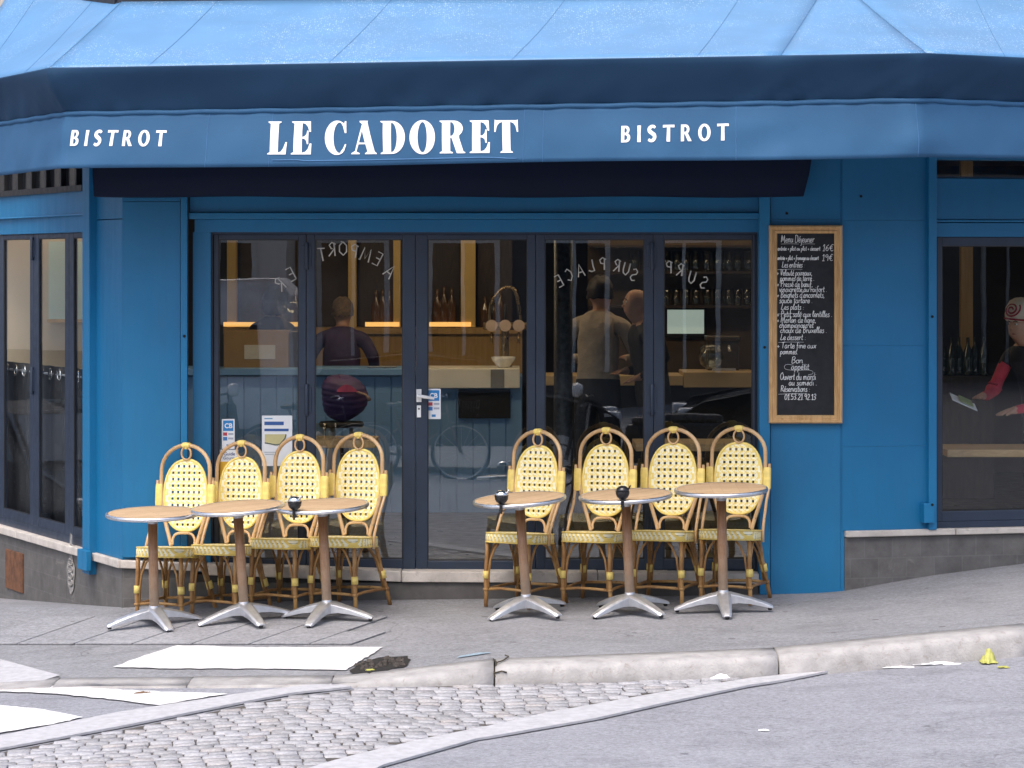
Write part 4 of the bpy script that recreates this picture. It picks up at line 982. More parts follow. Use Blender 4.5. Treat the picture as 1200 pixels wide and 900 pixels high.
    for i in range(-4,4):
        for j in range(-6,6):
            X0=i*px; Z0=zc+j*pz; cx,cz=X0+px/2,Z0+pz/2
            hole= abs(cx/(hw-.020))**e+abs((cz-zc)/(hh-.022))**e<=1
            h=.0076
            xs_=[X0,cx-h,cx+h,X0+px]; zs_=[Z0,cz-h*1.02,cz+h*1.02,Z0+pz]
            for a in range(3):
                for b in range(3):
                    if a==1 and b==1 and hole: continue
                    x0,x1,z0,z1=xs_[a],xs_[a+1],zs_[b],zs_[b+1]
                    if not any(ins(x,z) for x,z in ((x0,z0),(x1,z0),(x1,z1),(x0,z1))): continue
                    if a!=1 and b!=1:      # corner cell: two strands crossing, split on the diagonal
                        v=[]
                        for x,z in ((x0,z0),(x1,z0),(x1,z1),(x0,z1)):
                            f=(abs(x/hw)**e+abs((z-zc)/hh)**e)
                            if f>1: s=f**(-1/e); x*=s; z=zc+(z-zc)*s
                            v.append((x,yb(z)+.0145-.0105*(x/hw)**2,z))
                        if (a+b)%4==0: mb.add(v,[(0,1,2),(0,2,3)]); mb.m[-2]=0; mb.m[-1]=1
                        else: mb.add(v,[(0,1,3),(1,2,3)]); mb.m[-2]=1; mb.m[-1]=0
                    else: quad2=((x0,z0),(x1,z0),(x1,z1),(x0,z1)); 
                    if a==1 or b==1:
                        v=[]
                        for x,z in quad2:
                            f=(abs(x/hw)**e+abs((z-zc)/hh)**e)
                            if f>1: s=f**(-1/e); x*=s; z=zc+(z-zc)*s
                            v.append((x,yb(z)+.0145-.0105*(x/hw)**2,z))
                        mb.add(v,[(0,1,2,3)],1 if (a==1)!=(j%2==0) else 0)
    bk=mb.build('backrest',[YELW,CREAM],c,fix=False); md=bk.modifiers.new('t','SOLIDIFY'); md.thickness=.006; md.offset=0
    mb=MB(); rim=[]
    for k in range(48):
        x,z=edge(2*math.pi*k/48); rim.append((x,yb(z)+.0145-.0105*(x/hw)**2,z))
    mb.tube(rim,.0085,8,True); mb.build('backrest_rim',YELW,bk)
    mb=MB(); mb.tube([(.034*math.cos(a),yb(1.02),1.021+.040*math.sin(a)) for a in [2*math.pi*k/24 for k in range(24)]],.0065,8,True); mb.build('back_ring',RAT,c)
    mb=MB(); mb.tube([(-.026,yb(1.07),1.068),(-.018,yb(1.07),1.071),(0,yb(1.07),1.0725),(.018,yb(1.07),1.071),(.026,yb(1.07),1.068)],[.017,.019,.0195,.019,.017],10); mb.tube([(0,yb(1.06),1.048),(0,yb(1.06),1.066)],.013,8); mb.build('binding',YEL,c)
    mb=MB(); lo=cat([(-.079,.45),(-.078,.487),(-.055,.517),(0,.523),(.055,.517),(.078,.487),(.079,.45)],4)
    mb.tube([(x,yb(z)-.002,z) for x,z in lo],.0085,8); mb.build('lower_arch',RAT,c)
    return c
chair=make_chair()
CH=[(193,221,14,'yellow woven bistro chair in front of the blue corner pilaster'),
    (256,286,16,'yellow woven bistro chair before the low bank card sticker, second from the blue pilaster'),
    (325,354,16,'yellow woven bistro chair directly below the white notice sheet'),
    (394,424,18,'yellow woven bistro chair with its whole backrest clear, before the seated purple bag'),
    (600,631,24,'yellow woven bistro chair first beside the glass door, behind the tilted ashtray table'),
    (694,712,17,'yellow woven bistro chair with the all black ball ashtray before its backrest'),
    (775,790,17,'yellow woven bistro chair second from the menu board'),
    (848,867,21,'yellow woven bistro chair nearest the menu board, against the blue pillar')]
FOOT=[712,713,711,709,707,703,700,698]
for i,(fx,hx,rot,lab) in enumerate(CH):
    o=chair if i==0 else copy_tree(chair)
    Yc=-.34; a=R((23,25,25,26,33,23,20,19)[i]); o.rotation_euler=(R(random.uniform(-.6,.6)),R(-1.2 if i<4 else -.6),-a)
    cx=(hx-600)/F*(D+Yc+.2)-math.sin(a)*.20; o.location=(cx,Yc,G(cx,Yc-.1)+.004-(.035,.038,.006,0,0,0,0,0)[i])
    o['label']=lab; o['group']='yellow woven bistro chairs outside the cafe'
# ------------------------------------------------------------------ tables
def make_table():
    t=empty('bistro_table','','table'); r=.282
    mb=MB(); mb.lathe([(0,.708),(r-.012,.708),(r-.012,.7215),(0,.7215)],n=56,sm=False); tt=mb.build('table_top',TOPM,t)
    mb=MB(); mb.lathe([(r-.013,.700),(r-.003,.698),(r+.002,.704),(r+.003,.712),(r+.001,.720),(r-.006,.7235),(r-.012,.7225),(r-.014,.7216)],n=64,caps=False); rm=mb.build('metal_rim',ALU,tt)
    mb=MB(); mb.lathe([(.029,.085),(.029,.655)],n=18); mb.build('pedestal',STEM,t)
    mb=MB(); mb.lathe([(.031,.650),(.031,.688),(.060,.692),(.062,.706),(0,.706)],n=18); mb.box(-.11,.11,-.018,.018,.693,.7065); mb.box(-.018,.018,-.11,.11,.6935,.7062); mb.build('top_collar',CAST,t)
    mb=MB(); mb.lathe([(.036,.055),(.036,.10),(.031,.104),(.031,.125),(.0295,.127)],n=18)
    for k in range(4):
        a=k*math.pi/2; ca_,sa_=math.cos(a),math.sin(a); vs=[]; sec=[(.0,.050,.116,.045),(.03,.047,.114,.045),(.09,.043,.100,.050),(.16,.038,.080,.042),(.23,.033,.056,.026),(.28,.029,.036,.014),(.30,.022,.026,.012)]
        for r_,w,zt,zb in sec:
            for (s,z) in ((-w,zb),(-w*.95,zt-.008),(-w*.55,zt),(w*.55,zt),(w*.95,zt-.008),(w,zb),(w*.7,zb+.004),(-w*.7,zb+.004)):
                vs.append((r_*ca_-s*sa_,r_*sa_+s*ca_,z))
        m=8; mb.add(vs,[(i*m+j,i*m+(j+1)%m,(i+1)*m+(j+1)%m,(i+1)*m+j) for i in range(6) for j in range(m)]+[tuple(range(48,56))],0,False)
    bs=mb.build('star_base',CAST,t,.003)
    for k in range(4): a=k*math.pi/2; mb=MB(); mb.lathe([(.012,0),(.014,.014)],c=(.282*math.cos(a),.282*math.sin(a),0),n=10); mb.build('foot_pad',BLACKP,bs)
    return t
tb=make_table(); TBL=[]
TB=[(181,722,25,-.6,.955,'round bistro table with a plain wood top, before the blue corner pilaster'),
    (287,720,25,-3.4,.975,'round bistro table with dark slits in its top, second from the corner pilaster'),
    (384,720,-20,-2.6,.975,'round bistro table with a chrome and black ball ashtray, nearest the notice sheet'),
    (618,718,40,-4.0,.985,'round bistro table tilted beside the glass door, with a chrome lidded ashtray at its edge'),
    (739,711,38,-2.6,1.0,'round bistro table with an all black ball ashtray in front of a chair back'),
    (848,709,0,-1.4,1.04,'tallest round bistro table, bare topped, nearest the menu board')]
for i,(px,py,rot,tilt,hs,lab) in enumerate(TB):
    o=tb if i==0 else copy_tree(tb)
    Y=-.80
    for _ in range(5): X=(px-600)/F*(D+Y)
    z=G(X,Y); o.location=(X,Y,z+.012)
    ri=R(rot); th=R(tilt)
    m=Matrix.Rotation(th,4,'Y')@Matrix.Rotation(R(3.0),4,'X')@Matrix.Rotation(ri,4,'Z'); o.rotation_euler=m.to_euler()
    o.scale=(1,1,hs); o['label']=lab; o['group']='round bistro tables on the pavement'; TBL.append((o.location.copy(),m,hs))
# ball ashtrays clamped to the table rims
def make_ash(top):
    a=empty('ball_ashtray','','ashtray')
    mb=MB(); mb.lathe([(.012,-.002),(.020,.006),(.033,.016),(.041,.030),(.0435,.045),(.0430,.052)],n=24); mb.lathe([(.0445,.050),(.0445,.055)],n=24,caps=False); mb.build('bowl',BLACKP,a)
    mb=MB(); mb.lathe([(.0428,.0545),(.041,.064),(.035,.076),(.024,.085),(.012,.089),(0,.090)],n=24); d=mb.build('dome_lid',top,a)
    mb=MB(); mb.tube([(.036,0,.066),(.046,0,.086),(.052,0,.092)],[.006,.006,.004],6); mb.build('lid_tab',top,a)
    mb=MB(); mb.box(-.010,.010,-.045,.012,-.006,0); mb.box(-.010,.010,-.012,-.004,-.04,-.006); mb.box(-.012,.012,-.012,.03,-.046,-.038); mb.tube([(0,-.006,-.06),(0,-.006,-.036)],.008,8); mb.tube([(-.016,.002,-.003),(.016,.002,-.003)],.006,6); mb.build('clamp',BLACKP,a,.001)
    return a
for i,(ti,px,py,top,lab) in enumerate(((2,345.5,590,CHROME,'ball ashtray with chrome lid on the table nearest the notice sheet'),(3,587.5,584,CHROME,'ball ashtray with chrome lid on the tilted table by the glass door'),(4,729,571,BLACKP,'all black ball ashtray on the middle table in front of a chair back'))):
    o=make_ash(top); loc,m,hs=TBL[ti]
    lx=(px-600)/F*(D+loc.y-.25)-loc.x+ .722*hs*-math.sin(R(TB[ti][3])); ly=-math.sqrt(max(0,.277**2-lx*lx))
    p=Matrix.Rotation(R(TB[ti][3]),4,'Y')@Matrix.Rotation(R(3.0),4,'X')@Vector((lx,ly,.7245*hs+.002)); o.location=loc+p
    o.rotation_euler=(0,0,math.atan2(lx,-ly)*.9); o.scale=(.95,.95,.95); tag(o,lab,'ashtray','ball ashtrays clipped to the bistro tables')

# ------------------------------------------------------------------ interior
PBLUE=M('pale_blue_panel',(.17,.33,.56),.6,var=.08,scale=3); COUNTER=M('cream_counter',(.82,.78,.66),.4,var=.05); TANTOP=M('tan_counter_edge',(.46,.33,.17),.5,var=.1)
BLKF=M('matt_black',(.008,.008,.009),.6)
WARM=emit('warm_light_strip',(1,.52,.14),.5); 
def lamp(label,x,y,w,st=9):  # fill lamps added out of view to brighten the dark interior
    LAMPM=MATS.get('warm_fill_%d'%st) or emit('warm_fill_%d'%st,(1,.74,.45),st)
    c=empty('fill_lamp',label,'lamp',(x,y,3.0)); mb=MB(); mb.box(-w-.02,w+.02,-.12,.12,-.03,.0); mb.build('housing',BLKF,c,.004)
    mb=MB(); mb.box(-w,w,-.10,.10,-.055,-.031); mb.build('diffuser',LAMPM,c)
lamp('added warm fill lamp out of view over the blue bar counter',-1.0,2.75,1.0,8); lamp('added warm fill lamp out of view over the dark bar counter',1.3,2.9,.8,4); lamp('added warm fill lamp out of view above the side window table',3.6,2.6,.7,1); lamp('added warm fill lamp out of view before the cream partition wall',-3.7,2.95,.45,9); lamp('added warm fill lamp out of view close above the glass shelves',1.4,4.45,.6,4); lamp('added warm fill lamp out of view above the back bar',-.8,4.75,1.2,1)
def thing1(mb,name,mat,label,cat_,group=None,bev=0): return tag(mb.build(name,mat,None,bev),label,cat_,group)
c=empty('bar_counter','pale blue panelled bar counter inside behind the glass doors','counter',(0,0,0)); YC=3.66
xl,xr=P(190,0,YC).x,P(612,0,YC).x; zt=P(0,432,YC).z
mb=MB(); n=22
for k in range(n): a=xl+(xr-xl)*k/n; mb.box(a+.004,a+(xr-xl)/n-.004,YC,YC+.5,FZ,zt-.055)
mb.box(xl,xr,YC+.01,YC+.5,FZ,zt-.06); mb.build('front_panel',PBLUE,c,.003)
mb=MB(); mb.box(xl-.04,P(498,0,YC).x,YC-.05,YC+.62,zt-.05,zt); mb.build('counter_top',PBLUE,c,.004)
mb=MB(); mb.box(P(499,0,YC).x,P(609,0,YC).x,YC-.05,YC+.6,P(0,455,YC-.05).z,zt+.002); o=mb.build('counter_top',COUNTER,c,.004)
mb=MB(); mb.box(P(575,0,YC).x,P(591,0,YC).x,YC-.054,YC-.0505,P(0,455,YC-.05).z+.004,zt-.004); mb.build('grey_cloth',M('grey_towel',(.22,.22,.22),.9),o)
mb=MB(); mb.box(P(537,0,YC).x,P(598,0,YC).x,YC-.02,YC-.001,P(0,490,YC).z,P(0,456,YC).z); mb.build('drip_drawer',BLKF,c,.003)
c=empty('bar_counter','dark bar counter with a tan wooden top behind the right hand doors','counter',(0,0,0))
xl,xr=P(640,0,YC).x,P(886,0,YC).x
mb=MB(); mb.box(xl,xr,YC+.02,YC+.5,FZ,P(0,452,YC).z); mb.build('front_panel',BLKF,c)
mb=MB(); mb.box(xl-.02,P(800,0,YC).x,YC-.05,YC+.6,P(0,452,YC).z+.003,P(0,440,YC).z); mb.box(P(800,0,YC).x+.005,xr,YC-.05,YC+.6,P(0,454,YC).z,P(0,436,YC).z); mb.build('counter_top',TANTOP,c,.004)
# lit ledge, ochre back bar
YB=5.2
c=empty('back_bar','ochre wooden back bar with yellow posts and a lit ledge','back bar',(0,0,0))
xa,xb,xc=P(262,0,YB).x,P(470,0,YB).x,P(612,0,YB).x
mb=MB(); mb.box(xa,xc,YB+.02,YB+.4,FZ,P(0,384,YB).z-.05); mb.build('cabinet',OCHRE,c)
mb=MB(); mb.box(xa,xc,YB-.02,YB+.42,P(0,384,YB).z-.05,P(0,384,YB).z); mb.build('ledge_shelf',OCHRE,c)
mb=MB()
for a,b in ((262,352),(428,468),(503,552)): mb.box(P(a,0,YB).x,P(b,0,YB).x,YB-.012,YB+.0,P(0,383.5,YB).z+.006,P(0,378,YB).z+.004)
mb.build('light_strip',WARM,c)
for a,b in ((266,276),(408,417),(461,469),(540,557)):
    mb=MB(); mb.box(P(a,0,YB).x,P(b,0,YB).x,YB+.0,YB+.16,P(0,383.5,YB).z,3.0); mb.build('post',M('lit_ochre_post',(.62,.42,.13),.55,var=.06),c)
mb=MB(); mb.box(P(420,0,YB).x,P(460,0,YB).x,YB+.17,YB+.22,P(0,383,YB).z,3.0); mb.box(P(470,0,YB).x,P(538,0,YB).x,YB+.17,YB+.22,P(0,383,YB).z,3.0); mb.box(P(560,0,YB).x,P(600,0,YB).x,YB+.17,YB+.22,P(0,383,YB).z,3.0); mb.build('dark_panel',DKWOOD,c)
mb=MB(); mb.box(P(278,0,YB).x,P(405,0,YB).x,YB+.30,YB+.34,P(0,383,YB).z,3.0); mb.build('shelf_back',M('brown_back',(.045,.032,.022),.7,var=.15),c)
# wall shelves with glasses and the small bright screen
YG=4.7
c=empty('glass_shelf','dark wall shelf unit lined with rows of glasses behind the bar','shelf',(0,0,0))
xs0,xs1=P(690,0,YG).x,P(905,0,YG).x; rows=[(P(0,318,YG).z,300),(P(0,358,YG).z,330),(P(0,287,YG).z,0)]
mb=MB()
for z,_ in rows: mb.box(xs0,xs1,YG,YG+.3,z-.02,z)
mb.build('shelf_board',DKWOOD,c); mb=MB(); mb.box(xs0,xs1,YG+.3,YG+.33,FZ,3.0); mb.build('back_board',M('brown_back2',(.09,.06,.033),.7,var=.3,scale=3),c)
mb=MB(); mb.lathe([(.026,0),(.029,.01),(.034,.13),(.0325,.13),(.027,.014),(0,.012)],n=14); g0=None
k=0
for ri,(z,lab) in enumerate(((rows[0][0],'clear straight tumbler on the upper shelf row behind the bar'),(rows[1][0],'clear straight tumbler on the lower shelf row behind the bar'))):
    for i in range(19):
        x=xs0+.37+i*.083
        if x>xs1-.05: break
        for dy in (.07,.2):
            if g0 is None: g=g0=mb.build('drinking_glass',TUMBLER)
            else: g=g0.copy(); COL.objects.link(g)
            g.location=(x+random.uniform(-.01,.01),YG+dy,z+.001); g.scale=(1,1,1.25 if ri==0 else 1.0)
            tag(g,lab,'glass','tumblers on the '+('upper' if ri==0 else 'lower')+' bar shelf')
c=empty('small_screen','bright pale screen hanging below the glass shelves behind the bar','screen',(0,0,0)); Y=4.95
mb=MB(); mb.box(P(779,0,Y).x,P(828,0,Y).x,Y,Y+.04,P(0,395,Y).z,P(0,359.5,Y).z); mb.build('case',BLKF,c)
mb=MB(); mb.box(P(782,0,Y).x,P(825,0,Y).x,Y-.004,Y-.001,P(0,391,Y).z,P(0,363,Y).z); mb.build('display',emit('screen_glow',(.50,.60,.52),.28),c)
# coffee machine, bowl, beer tap, globe glass, cups
def lathe_thing(name,prof,loc,mat,label,cat_,n=20,group=None):
    mb=MB(); mb.lathe(prof,n=n); o=mb.build(name,mat); o.location=loc; return tag(o,label,cat_,group)
c=empty('coffee_machine','small dark coffee machine on the counter right of the bald man','coffee machine',P(848,436,4.0))
mb=MB(); mb.box(-.12,.12,0,.3,.0,.27); mb.box(-.13,.13,-.02,.3,.24,.28); mb.build('body',M('dark_steel',(.10,.085,.07),.35,.6),c,.008)
mb=MB(); mb.box(-.09,.09,-.06,0,.0,.03); mb.tube([(-.04,-.03,.2),(-.04,-.08,.17)],.012,8); mb.tube([(.04,-.03,.2),(.04,-.08,.17)],.012,8); mb.build('spouts',CAST,c)
lathe_thing('globe_vase',[(.03,0),(.075,.03),(.10,.09),(.085,.15),(.05,.18),(.048,.18),(.08,.148),(.095,.09),(.07,.035),(0,.012)],P(833,432,3.62),TUMBLER,'round clear glass vase on the tan counter','vase')
lathe_thing('white_bowl',[(.03,0),(.045,.006),(.085,.055),(.095,.085),(.089,.085),(.078,.055),(0,.02)],P(590,431,3.8)+Vector((0,0,.0)),M('porcelain',(.72,.70,.65),.25),'white bowl on the cream end of the blue counter','bowl')
c=empty('beer_tap','brass beer tap column with three oval badges on the counter','beer tap',P(592,432,4.0)); BRASS=M('aged_brass',(.30,.22,.12),.3,.9)
mb=MB(); mb.lathe([(.06,0),(.055,.02),(.03,.05),(.028,.33),(.04,.36)],n=16); mb.tube([(-.17,0,.33),(.17,0,.33)],.03,12); mb.tube(cat([(-.12,0,.35)[::2],(-.11,.5),(-.02,.62),(.08,.6),(.12,.35)],4) and [(x,0,z) for x,z in cat([(-.12,.35),(-.11,.5),(-.02,.62),(.08,.6),(.12,.35)],4)],.014,8); mb.build('column',BRASS,c)
for k in (-1,0,1):
    mb=MB(); mb.tube([(k*.105,-.035,.335),(k*.105,-.05,.335)],.046,18); o=mb.build('badge',M('badge_cream',(.55,.42,.34),.4),c)
    mb=MB(); mb.tube([(k*.105,-.03,.28),(k*.105,-.06,.20)],.010,8); mb.build('spout',BRASS,o)
    mb=MB(); mb.tube([(k*.105,0,.36),(k*.105,-.01,.50)],[.008,.014],8); mb.build('tap_lever',BLKF,o)
for i,(px,Y,mt) in enumerate(((455,3.85,M('saucer_white',(.6,.58,.55),.3)),(441,3.8,None))):
    lathe_thing('saucer',[(.03,0),(.075,.018),(.078,.022),(.03,.008),(0,.006)],P(px,432.5,Y),MATS['saucer_white'],('white saucer on the blue counter near its wall end','white saucer nearer the seated guest on the blue counter')[i],'saucer')
c=empty('takeaway_carton','brown cardboard carton with a white label on the blue counter','carton',P(300,433,3.9)); mb=MB(); mb.box(-.25,.25,0,.35,0,.30); mb.build('body',M('cardboard',(.30,.185,.075),.85,var=.08),c,.004)
mb=MB(); mb.box(-.09,.15,-.006,-.001,.08,.19); mb.build('label_patch',M('label_cream',(.55,.5,.42),.7),c)
mb=MB(); mb.lathe([(.036,0),(.038,.01),(.038,.17),(.015,.23),(.013,.29),(0,.29)],n=12); b0=None
for k,px in enumerate((345,440,448,456,512,520,529,568,577,586)):
    if b0 is None: o=b0=mb.build('spirit_bottle',M('amber_bottle',(.10,.05,.015),.1,spec=.8))
    else: o=b0.copy(); COL.objects.link(o)
    o.location=(P(px,0,YB).x,YB+.10,P(0,384,YB).z+.002); o.scale=(1,1,random.uniform(.85,1.15)); tag(o,'amber spirit bottle standing on the lit ledge of the back bar','bottle','spirit bottles on the back bar ledge')
c=empty('coffee_grinder','coffee grinder with a clear bean hopper beside the brown carton','grinder',P(341,433,3.95))
mb=MB(); mb.box(-.08,.08,0,.2,0,.30); mb.build('body',M('dark_steel',(.10,.085,.07),.35,.6),c,.008); mb=MB(); mb.lathe([(.05,.30),(.12,.50),(.12,.53),(.10,.535)],c=(0,.1,0),n=20); mb.build('hopper',TUMBLER,c)
# iron column
mb=MB(); Yk=1.25; p=P(660,0,Yk); mb.lathe([(.10,FZ),(.10,.30),(.075,.33),(.066,.40),(.062,3.0)],c=(p.x,Yk,0),n=20)
thing1(mb,'iron_column',M('cast_iron',(.030,.032,.034),.38,.4,var=.7,scale=30,bump=.8,bscale=70,bdist=.006),'slim dark cast iron column just inside behind the glass','column')
# blackboard easel (pinkish lines) behind the guest
# indoor tables
def wtable(label,px0,px1,ptop,Y,dep,mat=OAK):
    a,b=P(px0,ptop,Y),P(px1,ptop,Y); z=a.z; t=empty('wooden_table',label,'table',((a.x+b.x)/2,Y+dep/2,FZ),0,'wooden tables inside the cafe'); w=(b.x-a.x)/2; h=z-FZ
    mb=MB(); mb.box(-w,w,-dep/2,dep/2,h-.05,h); mb.build('tabletop',mat,t,.004)
    mb=MB(); mb.lathe([(.2,0),(.2,.015),(.035,.03),(.03,h-.05)],n=16); mb.build('pedestal',BLKF,t)
    return t
LOAK=wood('light_oak_top',(.42,.25,.10),(.58,.38,.18),(2,10,10))
wtable('small wooden table with two tumblers behind the second glass panel',362,440,516,.55,.5)
wtable('wooden table behind the panels under the menu end of the doors',745,872,520,.7,.55,LOAK)
wtable('light oak table behind the side window where the red sleeved person stands',1110,1330,527,.95,.6,LOAK)
for i,(px,lab) in enumerate(((373,'empty tumbler on the small indoor table, beside the door frame'),(387,'empty tumbler on the small indoor table, nearer its middle'))):
    g=g0.copy(); COL.objects.link(g); g.location=P(px,515.5,.68); g.scale=(1.25,1.25,.85); tag(g,lab,'glass')
c=lathe_thing('plate',[(.05,0),(.11,.012),(.115,.016),(.05,.006),(0,.005)],P(415,515.5,.72),MATS['saucer_white'],'white plate on the small indoor table behind the glass','plate')
# stool with the quilted purple bag
p=P(400,494,3.05); sz=p.z-FZ
c=empty('bar_stool','metal bar stool at the blue counter carrying a purple bag','stool',(p.x,3.05,FZ))
mb=MB(); mb.lathe([(0,sz-.04),(.16,sz-.04),(.17,sz-.02),(.16,sz),(0,sz)],n=22); mb.build('seat',BLKF,c)
for k in range(4):
    a=math.pi/4+k*math.pi/2; mb=MB(); mb.tube([(.10*math.cos(a),.10*math.sin(a),sz-.04),(.2*math.cos(a),.2*math.sin(a),0)],.012,8); mb.build('leg',CAST,c)
mb=MB(); mb.tube([(.165*math.cos(a),.165*math.sin(a),.3) for a in [2*math.pi*k/20 for k in range(20)]],.009,6,True); mb.build('foot_ring',CAST,c)
c=empty('quilted_bag','round quilted dark purple bag with a pink patch on a bar stool','bag',(p.x,3.05,p.z+.005)); PURP=M('purple_quilt',(.065,.03,.115),.55,var=.2,scale=6)
mb=MB(); bagp=[(.001,0)]+[((.168+.006*abs(math.sin(t*24)))*(1-abs(2*t-1)**2.3)**(1/2.3),.335*t) for t in [i/40 for i in range(1,40)]]+[(.001,.335)]
mb.grid(lambda u,v:(lambda r,z,a:(r*math.cos(a)*(1+.05*math.sin(3*a+z*9))+.02*math.sin(z*11),r*math.sin(a)*.8*(1+.05*math.cos(2*a+z*14)),z+.012*math.sin(2*a+1)))(bagp[round(v*40)][0],bagp[round(v*40)][1],2*math.pi*u),32,40); mb.build('body',PURP,c)
mb=MB(); mb.grid(lambda u,v:((-.02+.15*u),-.181*math.sqrt(max(.05,1-(( -.02+.15*u)/.178)**2))*(1-.10*v)+.0,.222+.055*v*math.sin(math.pi*min(1,u*.9+.1))),8,4); o=mb.build('pink_patch',M('pink_cloth',(.35,.03,.10),.7),c)
mb=MB(); mb.tube([(.12,-.10,.22),(.19,-.14,.20),(.22,-.16,.16)],[.008,.010,.014],7); mb.build('drawstring',M('cord_tan',(.4,.25,.18),.7),c)
# half curtain with rings in the side windows
c=empty('half_curtain','grey half height curtain with metal eyelets behind the side windows','curtain',(0,0,0)); zc_=FL.z(57,432,-.16)
GREYC=M('grey_curtain',(.035,.036,.042),.85,var=.2,scale=4)
mb=MB(); mb.grid(lambda u,v: FL.pt(.62+4.6*u,-.17+.022*math.sin(u*95)*(.5+.5*v)+.008*math.sin(u*231+v*2),zc_+.02-(zc_-.27)*v),260,6); o=mb.build('cloth',GREYC,c); md=o.modifiers.new('t','SOLIDIFY'); md.thickness=.003
mb=MB()
for k in range(22):
    u=.70+k*.205; q=[FL.pt(u+.036*math.cos(a),-.135,zc_-.035+.036*math.sin(a)) for a in [2*math.pi*i/18 for i in range(18)]]; mb.tube(q,.007,6,True)
mb.build('eyelet',CHROME,c)
mb=MB(); mb.tube([FL.pt(.6,-.165,zc_-.035),FL.pt(5.4,-.165,zc_-.035)],.008,8); mb.build('rod',CAST,c)
c=empty('framed_panel','pale mint framed panel on the cream wall behind the side windows','picture',(P(85,0,3.25).x,3.25,P(0,374,3.25).z)); w=.36; h=P(0,283,3.25).z-P(0,374,3.25).z
mb=MB(); mb.box(-w+.18,w+.2,0,.03,0,h); mb.build('board',M('mint_board',(.55,.72,.66),.5,var=.06,scale=3),c)
mb=MB(); mb.box(-w+.17,w+.21,-.004,.035,-.025,-.001); mb.build('ledge',OAK,c)

